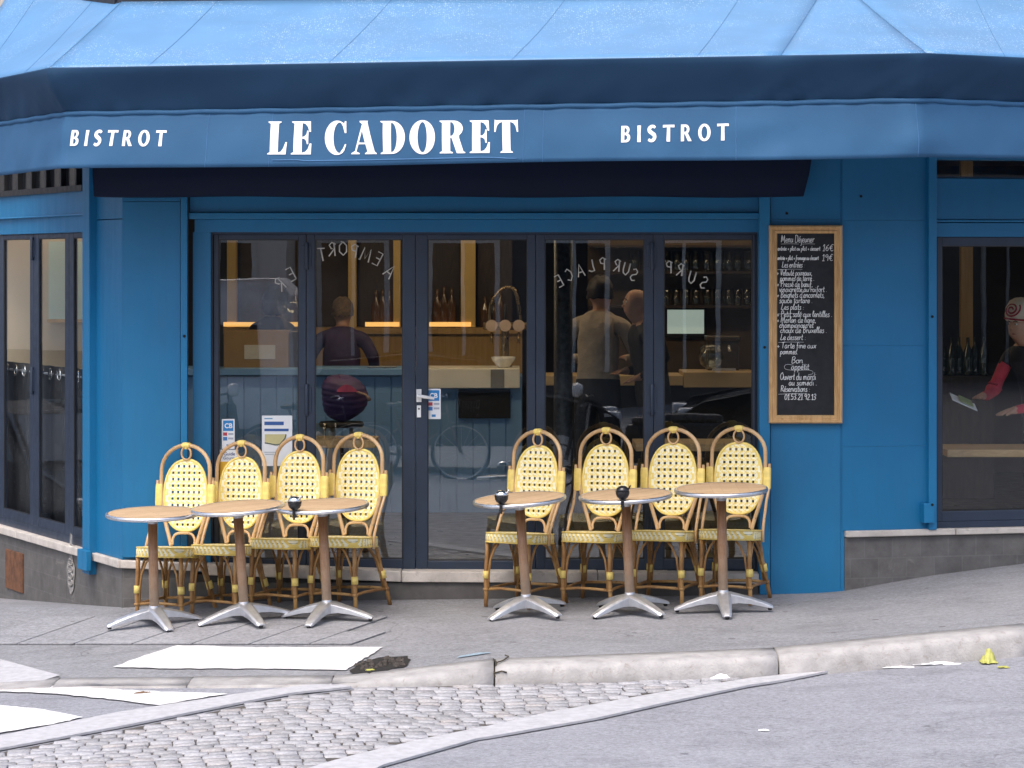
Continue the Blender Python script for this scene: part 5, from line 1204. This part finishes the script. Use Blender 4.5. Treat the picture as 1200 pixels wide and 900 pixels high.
# ------------------------------------------------------------------ people
def person(label,loc,yaw,mats,arms,headturn=0,lean=0,hair='short',scale=1.0,build=1.0,hands=False):
    """mats: skin, top, trousers, shoes; arms: for each side (elbow, wrist) offsets in body space facing -Y"""
    J=[];E=[];RR=[];LB=[]
    def j(p,r,lb,par=None):
        J.append(Vector(p)); RR.append(r if isinstance(r,tuple) else (r,r)); LB.append(lb); i=len(J)-1
        if par is not None: E.append((par,i))
        return i
    lv=lambda z: -lean*max(0,z-.95)
    pel=j((0,0,.93),(.145*build,.11*build),2); sp=j((0,.01+lv(1.12),1.12),(.140*build,.105*build),1,pel); ch=j((0,.015+lv(1.32),1.31),(.165*build,.115*build),1,sp); ct=j((0,.02+lv(1.44),1.43),(.10,.085),1,ch)
    nk=j((0,.0+lv(1.5),1.50),.056,0,ct); hs,hc=math.sin(headturn),math.cos(headturn); ho=lv(1.6)
    hp=lambda x,y,z:(x*hc-y*hs, x*hs+y*hc+ho, z)
    jw=j(hp(0,-.022,1.555),(.060,.066),0,nk); fc=j(hp(0,-.012,1.62),(.072,.090),0,jw); sk=j(hp(0,.004,1.685),(.073,.088),0,fc); tp=j(hp(0,.006,1.735),(.045,.055),0,sk)
    ns=j(hp(0,-.098,1.622),.011,0,fc); j(hp(0,-.113,1.600),.010,0,ns)
    for s in (-1,1): j(hp(s*.080,.012,1.625),(.012,.022),0,fc)
    for s,(el,wr) in zip((-1,1),arms):
        sh=j((s*.175*build,.02+lv(1.4),1.40),.062*build,1,ct); al=4 if len(mats)>4 else 1; e=j(el,.046*build,al,sh); j(Vector(el).lerp((s*.175*build,.02+lv(1.4),1.40),.5),.05*build,al,e); w=j(Vector(el).lerp(Vector(wr),.88),.036,al,e); w2=j(wr,.027,0,w)
        d=(Vector(wr)-Vector(el)).normalized(); pm=j(Vector(wr)+d*.06,(.036,.020),0,w2)
        sd=d.cross(Vector((0,0,1))); sd=sd.normalized() if sd.length>.1 else Vector((1,0,0)); 
        for k,ln in ((-1.5,.055),(-.5,.07),(.5,.075),(1.5,.065)):
            a=j(Vector(wr)+d*.095+sd*k*.018+Vector((0,0,-.004)),.0095,0,pm); j(Vector(wr)+d*(.095+ln*.6)+sd*k*.021+Vector((0,0,-.018)),.0085,0,a); 
        t1=j(Vector(wr)+d*.05-sd*s*.040+Vector((0,0,-.010)),.012,0,w2); j(Vector(wr)+d*.095-sd*s*.052+Vector((0,0,-.02)),.0095,0,t1)
    for s in (-1,1):
        hp_=j((s*.09,0,.88),.098*build,2,pel); kn=j((s*.10,-.015,.49),.062,2,hp_); an=j((s*.105,.02,.10),.042,2,kn); hl=j((s*.105,.01,.045),.042,3,an); j((s*.12,-.15,.035),.036,3,hl)
    me=bpy.data.meshes.new('body'); me.from_pydata([tuple(v) for v in J],E,[]); ob=bpy.data.objects.new('tmp_body',me); COL.objects.link(ob)
    md=ob.modifiers.new('s','SKIN'); md.use_smooth_shade=True; sb=ob.modifiers.new('u','SUBSURF'); sb.levels=2; sb.render_levels=2
    for v,r in zip(me.skin_vertices[0].data,RR): v.radius=r
    me.skin_vertices[0].data[0].use_root=True
    dg=bpy.context.evaluated_depsgraph_get(); m2=bpy.data.meshes.new_from_object(ob.evaluated_get(dg)); bpy.data.objects.remove(ob)
    for m in mats: m2.materials.append(m)
    for p in m2.polygons:
        c=p.center; p.use_smooth=True
        best=min(range(len(J)),key=lambda i:(J[i]-c).length-.5*max(RR[i])); lb=LB[best]
        if best in (nk,) and c.z<1.475: lb=1
        p.material_index=lb
    root=bpy.data.objects.new('person',m2); COL.objects.link(root); root.location=loc; root.rotation_euler=(0,0,yaw); root.scale=(scale,)*3; tag(root,label,'person')
    for s in (-1,1):
        mb=MB(); c=Vector(hp(s*.031,-.089,1.642)); mb.lathe([(.001,-.008),(.009,-.005),(.013,0),(.009,.005),(.001,.008)],c=c,n=10); e=mb.build('eye',M('eye_white',(.55,.52,.48),.3),root)
        mb=MB(); c=Vector(hp(s*.031,-.0985,1.642)); mb.lathe([(.001,-.006),(.006,0),(.001,.006)],c=c,n=8); mb.build('iris',M('iris_dark',(.02,.014,.01),.2),e)
        mb=MB(); mb.tube([hp(s*.015,-.103,1.660),hp(s*.032,-.103,1.667),hp(s*.050,-.092,1.660)],[.003,.0045,.003],5); mb.build('eyebrow',M('brow_brown',(.05,.03,.02),.8),root)
    mb=MB(); mb.tube([hp(-.024,-.080,1.566),hp(0,-.090,1.568),hp(.024,-.080,1.566)],[.003,.007,.003],6); mb.build('mouth',M('lip',(.30,.11,.09),.5),root)
    return root,hp
def hair_mesh(root,hp,mat,kind='short'):
    mb=MB(); nu,nv=20,10
    def fn(u,v):
        a=2*math.pi*u; low=1.60 if kind=='short' else 1.52
        t=v; back=.5-.5*math.cos(a-math.pi*1.5)*-1
        front=max(0,-math.sin(a)); zb=(low)*(1-front)+1.70*front if front>.35 else low+ .02
        zb=low+(1.695-low)*sm((front-.15)/.5)
        z=1.755+(zb-1.755)*t; rr=math.sin(math.acos(max(-1,min(1,(1.755-.0-(1.755-z)-1.65)/.108))) if z>1.65 else math.pi/2)
        rr=max(.02,rr)
        return Vector(hp(.083*rr*math.cos(a),.101*rr*math.sin(a)+.004,z+.006*math.sin(a*9)*t))
    mb.grid(fn,nu,nv); o=mb.build('hair',mat,root); md=o.modifiers.new('t','SOLIDIFY'); md.thickness=.010; md.offset=1
    for v in o.data.vertices: v.co+=Vector((random.uniform(-1,1),random.uniform(-1,1),random.uniform(-1,1)))*.008
    return o
SKIN=M('skin',(.42,.23,.15),.5,var=.08); TROU=M('dark_trousers',(.015,.016,.022),.8); SHOE=M('black_shoes',(.01,.01,.01),.5)
CLA=M('purple_jacket',(.045,.028,.085),.7,var=.25,bump=.5,bscale=20,bdist=.01); CLB=M('beige_shirt',(.34,.28,.22),.8,var=.15,scale=12,bump=.8,bscale=16,bdist=.02); CLC=M('black_jacket',(.010,.010,.013),.7,var=.3,bump=.5,bscale=18,bdist=.01); CLD=M('red_knit',(.50,.035,.055),.8,var=.2,scale=20,bump=.4,bscale=90); CLE=M('black_apron',(.012,.011,.011),.7)
GREYH=M('greying_brown_hair',(.13,.085,.05),.7,var=.4,scale=40,bump=.6,bscale=80); DKH=M('dark_hair',(.015,.010,.008),.6,var=.4,scale=40)
dn=((( -.25,.02,1.16),(-.20,-.16,1.04)),((.25,.02,1.16),(.20,-.16,1.04)))
p=P(400,0,4.45); r,hp=person('person with greying brown hair in a dark purple jacket behind the blue counter',(p.x,4.45,FZ),R(176),(SKIN,CLA,TROU,SHOE),(((-.30,-.02,1.18),(-.24,-.22,1.12)),((.30,-.02,1.18),(.24,-.22,1.12))),lean=.12,scale=.93,build=1.15); hair_mesh(r,hp,GREYH)
p=P(700,0,2.75); r,hp=person('dark haired person in a beige shirt seen from behind standing at the bar',(p.x,2.75,FZ),R(165),(SKIN,CLB,TROU,SHOE),(((-.30,-.05,1.15),(-.16,-.30,1.17)),((.30,-.05,1.15),(.16,-.30,1.17))),lean=.15,scale=1.03,build=1.08); hair_mesh(r,hp,DKH)
p=P(768,0,2.6); r,hp=person('bald man in a black jacket facing sideways at the bar',(p.x,2.6,FZ),R(-75),(SKIN,CLC,TROU,SHOE),(((-.27,.02,1.14),(-.17,-.17,1.13)),((.28,.0,1.15),(.19,-.17,1.10))),lean=.22,scale=.99,build=1.2)
p=P(316,0,5.0-.35); r,hp=person('dark dressed person working behind the counter next to the brown carton',(p.x,4.75,FZ),R(148),(SKIN,CLE,TROU,SHOE),dn,lean=.1,scale=.98,build=1.05); hair_mesh(r,hp,DKH,'long')
# person with patterned knit hat at the side window
p=P(1186,0,1.62); Y4=1.75
r,hp=person('person with red sleeves and a cream patterned knit hat inside the side window',(p.x+.24,Y4,FZ),R(-42),(SKIN,CLC,TROU,SHOE,CLD),(((-.24,-.36,1.09),(-.15,-.62,1.10)),((.25,-.36,1.04),(.12,-.62,1.00))),headturn=R(-8),lean=.5,scale=.905)
mb=MB(); CREAMH=M('cream_knit',(.55,.45,.34),.85,var=.08); 
mb.lathe([(.090,.0),(.104,.012),(.108,.05),(.100,.10),(.075,.145),(.04,.165),(0,.17)],n=26); o=mb.build('knit_hat',CREAMH,r); q=hp(0,.004,1.66); o.location=q; o.scale=(1.14,1.14,1.1)
mb=MB(); sp_=[]
for i in range(40):
    t=i/39; a=t*4.2*math.pi; rr=.012+.050*t; sp_.append((-.01+rr*math.cos(a),rr*math.sin(a)*.85+.085))
mb.tube([(x,-math.sqrt(max(.0012,(.112*math.cos(min(1.3,max(0,(z-.04))*9)))**2-x*x))-.001,z) for x,z in sp_],.0065,6); mb.tube([(.107*math.cos(a),.107*math.sin(a),.018+.006*math.sin(a*2)) for a in [2*math.pi*k/26 for k in range(26)]],.007,6,True); mb.build('red_swirl',M('dark_red_yarn',(.28,.02,.03),.85),o)
a=P(1115,462,1.2); b=P(1143,479,1.2)
c=empty('leaflet','folded white leaflet held in the hand behind the side window','leaflet',P(1130,474,1.32)); 
mb=MB(); mb.hexa([(-.085,-.03,.03),(.085,-.03,-.045),(.085,.09,-.005),(-.085,.09,.07),(-.085,-.03,.036),(.085,-.03,-.039),(.085,.09,.001),(-.085,.09,.076)]); mb.build('cover',PAPER,c)
mb=MB(); mb.hexa([(-.03,-.02,.0325),(.06,-.02,-.008),(.06,.07,.024),(-.03,.07,.0645)]+[(-.03,-.02,.0345),(.06,-.02,-.006),(.06,.07,.026),(-.03,.07,.0665)][:4]); 
for v in range(4,8): mb.v[v]=(mb.v[v][0],mb.v[v][1],mb.v[v][2]-.010)
mb.build('green_picture',M('leaflet_green',(.25,.32,.12),.6),c)
# bottles on a side shelf behind the right window
c=empty('bottle_shelf','wooden shelf holding dark bottles behind the side window','shelf',(0,0,0)); Ys=5.0
mb=MB(); mb.box(P(1075,0,Ys).x,P(1165,0,Ys).x,Ys,Ys+.3,FZ,P(0,441,Ys).z); mb.build('cabinet',DKWOOD,c,.004)
mb=MB(); mb.lathe([(.036,0),(.038,.01),(.038,.19),(.014,.25),(.013,.31),(0,.31)],n=12); BOT=M('bottle_green',(.02,.03,.018),.12,spec=.8); g1=None
for k in range(9):
    if g1 is None: o=g1=mb.build('wine_bottle',BOT)
    else: o=g1.copy(); COL.objects.link(o)
    o.location=(P(1080+k*9.5,0,Ys).x,Ys+.12+.05*(k%2),P(0,441,Ys).z+.002); tag(o,'dark green wine bottle in the row behind the side window','bottle','wine bottles on the side shelf')
mb=MB(); mb.box(P(1138,0,Ys).x,P(1152,0,Ys).x,Ys+.5,Ys+.6,FZ,3.0); thing1(mb,'wooden_post',OCHRE,'ochre wooden post behind the bottles at the side window','post')

# ------------------------------------------------------------------ across the street (seen only mirrored in the glass)
def facade(name,label,x0,x1,Y,h,mat,cols,flip=None,bay=1.1):
    b=empty(name,label,'building',(0,0,0)); z0=-1.0
    mb=MB(); mb.box(x0,x1,Y-6,Y,z0,h)
    for z in (3.2,6.2,9.2): mb.box(x0,x1,Y,Y+.14,z,z+.22)
    mb.build('wall',mat,b)
    for r_ in range(3):
        for k in range(cols):
            w=(x1-x0)/cols; cx=x0+w*(k+.5); z=.9+3*r_ if r_ else .2
            mb=MB(); a=bay/2; hh=2.0 if r_ else 2.3
            mb.box(cx-a-.09,cx-a,Y,Y+.06,z,z+hh); mb.box(cx+a,cx+a+.09,Y,Y+.06,z,z+hh); mb.box(cx-a-.09,cx+a+.09,Y,Y+.08,z+hh,z+hh+.1); mb.box(cx-.03,cx+.03,Y+.004,Y+.05,z,z+hh)
            f=mb.build('window',M('white_frame',(.6,.6,.58),.5),b); mb=MB(); mb.box(cx-a,cx+a,Y+.002,Y+.02,z,z+hh); mb.build('pane',M('opposite_pane',(.02,.024,.03),.08),f)
    return b
LIME=M('opposite_limestone',(.70,.66,.62),.85,var=.08,scale=.8); BRICKD=M('opposite_dark_wall',(.10,.09,.085),.85,var=.2,scale=1)
facade('town_house','pale limestone town house across the street',-13,-3.85,-30,8,LIME,4)
facade('town_house','dark stuccoed town house across the street',-3.8,6,-32,7,BRICKD,5)
facade('town_house','grey town house across the street on the uphill side',6.1,60,-30,8,M('opposite_grey',(.13,.13,.13),.85,var=.15,scale=.8),12)
# house on the far side of the side street
b=empty('town_house','cream rendered house along the side street','building',(0,0,0)); mb=MB(); mb.box(-26,-18,4,40,.9,7); mb.build('wall',M('cream_render',(.60,.50,.40),.85,var=.08,scale=.6),b); mb=MB(); mb.box(-26,-17.9,4,40,-2,.9); mb.build('added_shopfront',M('added_dark_front',(.02,.022,.028),.4),b)  # dark lower front added so the side windows mirror dark below
for k in range(5):
    mb=MB(); y=8+k*5; mb.box(-17.995,-17.94,y,y+1.2,.5,2.6); f=mb.build('window',MATS['white_frame'],b); mb=MB(); mb.box(-17.93,-17.92,y+.1,y+1.1,.6,2.5); mb.build('pane',MATS['opposite_pane'],f)
def wheel(par,c,r,axis_x,tyre,hubm,spokes=0):
    mb=MB(); pts=[]
    for k in range(32):
        a=2*math.pi*k/32; pts.append((c[0]+axis_x[0]*r*math.cos(a),c[1]+axis_x[1]*r*math.cos(a),c[2]+r*math.sin(a)))
    mb.tube(pts,r*.055,8,True); w=mb.build('wheel',tyre,par); hubm=M('pale_rim',(.62,.62,.64),.4,.2)
    mb=MB(); mb.tube([Vector(c)+(Vector(q)-Vector(c))*.93 for q in pts],r*.03,6,True)
    for k in range(0,32,2): mb.tube([c,Vector(c)+(Vector(pts[k])-Vector(c))*.93],.0025,4)
    mb.tube([Vector(c)+Vector((axis_x[1],-axis_x[0],0))*.05,Vector(c)-Vector((axis_x[1],-axis_x[0],0))*.05],.02,8); mb.build('rim',hubm,w)
    return w
def bicycle(label,loc,yaw,frame,basket=True):
    b=empty('bicycle',label,'bicycle',loc,yaw); ax=(1,0,0); STL=M('bike_steel',(.5,.5,.52),.25,.9)
    wheel(b,(-.52,0,.34),.34,ax,BLACKP,STL); wheel(b,(.55,0,.34),.34,ax,BLACKP,STL)
    mb=MB(); bb=(-.08,0,.30); st_=(-.2,0,.72); hd=(.40,0,.80); hl=(.43,0,.66)
    for q in ((st_,bb),(bb,hl),(st_,hd),(bb,(-.52,0,.34)),((-.17,0,.62),(-.52,0,.34)),((.38,0,.90),(.44,0,.62)),((.44,.04,.62),(.55,.05,.34)),((.44,-.04,.62),(.55,-.05,.34)),(st_,(-.235,0,.86))): mb.tube(q,.014,8)
    mb.build('frame',frame,b)
    mb=MB(); mb.tube([(.28,-.28,.98),(.36,-.2,1.0),(.39,0,.96),(.36,.2,1.0),(.28,.28,.98)],.011,8); mb.build('handlebar',STL,b)
    mb=MB(); mb.lathe([(.0,-.03),(.08,-.02),(.10,.01),(.05,.03),(0,.03)],c=(-.25,0,.89),n=14); mb.tube([(-.2,0,.895),(-.06,0,.895)],[.05,.02],8); mb.build('saddle',BLACKP,b)
    mb=MB(); mb.tube([(-.08+.09*math.cos(a),-.04,.30+.09*math.sin(a)) for a in [k*math.pi/9 for k in range(18)]],.006,6,True); mb.tube([(-.08,-.05,.30),(.04,-.08,.18)],.01,6); mb.tube([(-.08,.05,.30),(-.2,.08,.42)],.01,6); mb.box(.0,.09,-.14,-.06,.165,.185); mb.box(-.25,-.16,.06,.14,.41,.43); mb.build('crank',STL,b)
    if basket:
        mb=MB()
        for z,s in ((.70,.8),(.78,.87),(.86,.94),(.94,1)): mb.tube([(.62-.14*s,-.17*s,z),(.62+.14*s,-.17*s,z),(.62+.14*s,.17*s,z),(.62-.14*s,.17*s,z)],.005,5,True)
        for k in range(9): 
            for sy in (-1,1): x=-1+k*.25; mb.tube([(.62+.112*x,sy*.136,.70),(.62+.14*x,sy*.17,.94)],.004,4)
        mb.box(.51,.73,-.135,.135,.69,.70); mb.build('basket',BLACKP,b)
    return b
yb_=-15.0; 
bicycle('black city bicycle with a front basket parked across the street',(-1.15,-15.0,RD(0,-15)),R(4),M('bike_frame_brown',(.12,.05,.025),.4))
bicycle('dark bicycle without a basket parked across the street',(-2.35,-14.6,RD(0,-15)),R(-12),M('bike_frame_black',(.02,.02,.025),.35),False)
# motor scooter with a round headlamp
sc=empty('motor_scooter','dark motor scooter with round white lamp parked across the street','scooter',(-3.55,-14.0,RD(0,-14)),R(20)); SCM=M('scooter_paint',(.015,.016,.02),.25)
wheel(sc,(-.6,0,.24),.24,(1,0,0),BLACKP,ALU); wheel(sc,(.62,0,.24),.24,(1,0,0),BLACKP,ALU)
mb=MB(); mb.hexa([(-.85,-.16,.35),(-.05,-.16,.25),(-.05,.16,.25),(-.85,.16,.35),(-.9,-.13,.72),(-.15,-.15,.72),(-.15,.15,.72),(-.9,.13,.72)]); mb.hexa([(-.06,-.16,.22),(.40,-.16,.22),(.40,.16,.22),(-.06,.16,.22),(-.06,-.16,.30),(.40,-.16,.30),(.40,.16,.30),(-.06,.16,.30)]); mb.hexa([(.36,-.2,.24),(.5,-.14,.24),(.5,.14,.24),(.36,.2,.24),(.28,-.2,.95),(.38,-.12,.95),(.38,.12,.95),(.28,.2,.95)]); mb.build('body',SCM,sc,.04)
mb=MB(); mb.hexa([(-.88,-.14,.73),(-.2,-.14,.73),(-.2,.14,.73),(-.88,.14,.73),(-.88,-.10,.82),(-.22,-.11,.80),(-.22,.11,.80),(-.88,.10,.82)]); mb.build('seat',BLACKP,sc,.03)
mb=MB(); mb.tube([(.26,-.3,1.02),(.33,0,1.05),(.26,.3,1.02)],.014,8); mb.tube([(.35,0,1.05),(.55,0,.3)],.025,8); mb.build('handlebar',BLACKP,sc)
mb=MB(); mb.lathe([(0,.06),(.07,.05),(.08,0),(.05,-.05),(0,-.06)],n=18); o=mb.build('headlamp',M('lamp_white',(.75,.75,.75),.2),sc); o.location=(.42,.05,1.10); o.rotation_euler=(0,R(90),0)
# white van behind the bicycles
van=empty('delivery_van','white delivery van parked across the street behind the bicycles','van',(-5.1,-17.0,RD(-4,-16))); VANP=M('van_white',(.80,.80,.82),.3)
mb=MB(); vp=[(-2.9,.35),(-2.95,1.0),(-2.3,1.25),(-1.75,2.15),(-1.3,2.45),(2.25,2.5),(2.42,2.3),(2.48,1.0),(2.46,.35)]
n=len(vp); vs=[]
for sd,ins_ in ((-1,.12),(-1,0),(1,0),(1,.12)):
    for x,z in vp: vs.append((x*(1-.03*(ins_>0)),sd*(.98-ins_*.4-max(0,z-1.1)*.07),z+(.03 if ins_>0 and z>2 else 0)*-1))
mb.add(vs,[(a*n+i,a*n+i+1,(a+1)*n+i+1,(a+1)*n+i) for a in range(3) for i in range(n-1)]+[tuple(range(n)),tuple(range(4*n-1,3*n-1,-1))]+[(0,n,2*n,3*n),(n-1,4*n-1,3*n-1,2*n-1)]); mb.build('body',VANP,van,.03)
for a,b in ((-1.62,-.75),(.2,1.05),(1.2,2.05)):
    mb=MB(); mb.hexa([(a,.905,1.32),(b,.905,1.32),(b,.945,1.32),(a,.945,1.32),(a+.05,.87,1.95),(b-.05,.87,1.95),(b-.05,.905,1.95),(a+.05,.905,1.95)]); mb.build('window',MATS['opposite_pane'],van,.01)
mb=MB(); mb.box(-2.6,2.45,.975,.995,.55,.68); mb.build('side_trim',BLACKP,van)
for x in (-1.95,1.55):
    for sd in (-1,1):
        mb=MB(); mb.tube([(x,sd*.72,.34),(x,sd*.99,.34)],.34,24); w=mb.build('wheel',BLACKP,van); mb=MB(); mb.tube([(x,sd*.991,.34),(x,sd*1.0,.34)],.2,18); mb.build('rim',ALU,w)
# parked hatchback in the side street, mirrored in the side windows
car=empty('parked_car','dark grey hatchback parked in the side street','car',(-7.4,5.6,RD(-7.4,5.6)),R(-70)); CARP=M('car_paint',(.03,.032,.036),.22,.3)
prof=[(-2,.35),(-2.02,.75),(-1.85,.98),(-1.55,1.38),(-.5,1.48),(.25,1.40),(.95,1.0),(1.75,.85),(2.0,.68),(2.02,.35)]
mb=MB(); n=len(prof); vs=[]
for s,k in ((-1,.82),(-1,1),(1,1),(1,.82)):
    for x,z in prof: 
        tz=max(0,(z-.95)*.32); vs.append((x,s*(.84*(1 if k==1 else .93)-tz),z+(.0 if k==1 else .012)))
mb.add(vs,[(a*n+i,a*n+i+1,(a+1)*n+i+1,(a+1)*n+i) for a in range(3) for i in range(n-1)]+[tuple(range(n)),tuple(range(4*n-1,3*n-1,-1))]+[(0,n,2*n,3*n),(n-1,4*n-1,3*n-1,2*n-1)],0,True); mb.build('body',CARP,car)
mb=MB()
for s in (-1,1): mb.add([(-1.45,s*.80,1.02),(.75,s*.84,1.02),(.15,s*.72,1.36),(-.5,s*.70,1.42),(-1.35,s*.73,1.34)],[(0,1,2,3,4)])
mb.add([(.96,-.74,1.03),(.96,.74,1.03),(.30,.62,1.39),(.30,-.62,1.39)],[(0,1,2,3)]); 
o=mb.build('window',MATS['opposite_pane'],car)
for x in (-1.25,1.3):
    for s in (-1,1):
        mb=MB(); mb.tube([(x,s*.66,.31),(x,s*.86,.31)],.31,24); w=mb.build('wheel',BLACKP,car); mb=MB(); mb.tube([(x,s*.861,.31),(x,s*.872,.31)],.19,18); mb.build('rim',ALU,w)
for s in (-1,1):
    mb=MB(); mb.box(1.80,2.03,s*.62-.16,s*.62+.16,.62,.78); mb.build('headlight',M('headlight_lens',(.75,.76,.78),.1),car,.03)

for loc,rz,lab in (((-.7,-16.95,RD(0,-17)),0,'dark hatchback added across the street behind the bicycles to darken reflections'),((4.0,-15.9,RD(3,-16)),R(180),'dark hatchback added across the street past the menu board side to darken reflections'),((9.2,-13.5,RD(9,-13.5)),R(172),'dark hatchback added farthest uphill across the street to darken reflections')):  # extra cars added to darken the street mirrored in the glass
    o=copy_tree(car); o.location=loc; o.rotation_euler=(0,0,rz); o['label']=lab
for loc,rz,lab in (((1.15,-13.6,RD(1,-13.6)),R(188),'dark motor scooter parked across from the bald man'),((2.55,-13.4,RD(2,-13.4)),R(-8),'dark motor scooter parked across from the menu board')):
    o=copy_tree(sc); o.location=loc; o.rotation_euler=(0,0,rz); o['label']=lab
# ------------------------------------------------------------------ light, sky, camera
Wd=bpy.data.worlds.new('World'); S.world=Wd; Wd.use_nodes=True; nt=Wd.node_tree; bg=nt.nodes['Background']
sk=nt.nodes.new('ShaderNodeTexSky'); sk.sky_type='NISHITA'; sk.sun_disc=False
EL,AZ=R(60),R(203)      # sun over the photographer's shoulder
sk.sun_elevation=EL; sk.sun_rotation=AZ; sk.air_density=1.0; sk.dust_density=5.0; sk.ozone_density=1.0; sk.altitude=50
nt.links.new(sk.outputs[0],bg.inputs[0]); bg.inputs[1].default_value=.15
sl=bpy.data.lights.new('sun','SUN'); sl.energy=.7; sl.angle=R(40); sl.color=(1,.97,.93)
so=bpy.data.objects.new('sun',sl); COL.objects.link(so)
dirv=Vector((math.sin(AZ)*math.cos(EL),math.cos(AZ)*math.cos(EL),math.sin(EL)))     # towards the sun
so.rotation_euler=dirv.to_track_quat('Z','Y').to_euler()
cam=bpy.data.cameras.new('camera'); co=bpy.data.objects.new('camera',cam); COL.objects.link(co); S.camera=co
co.location=(0,-D,ZC); co.rotation_euler=(R(90),0,0); cam.sensor_width=36; cam.lens=36*F/1200; cam.shift_y=-(450-HZ)/1200; cam.clip_end=2000; cam.clip_start=.1
S.render.engine='CYCLES'; S.cycles.max_bounces=10; S.cycles.transparent_max_bounces=24; S.cycles.diffuse_bounces=4; S.cycles.glossy_bounces=4; S.cycles.use_denoising=True
S.cycles.sample_clamp_indirect=6
S.view_settings.view_transform='Standard'; S.view_settings.look='None'; S.view_settings.gamma=1; S.view_settings.exposure=1.1
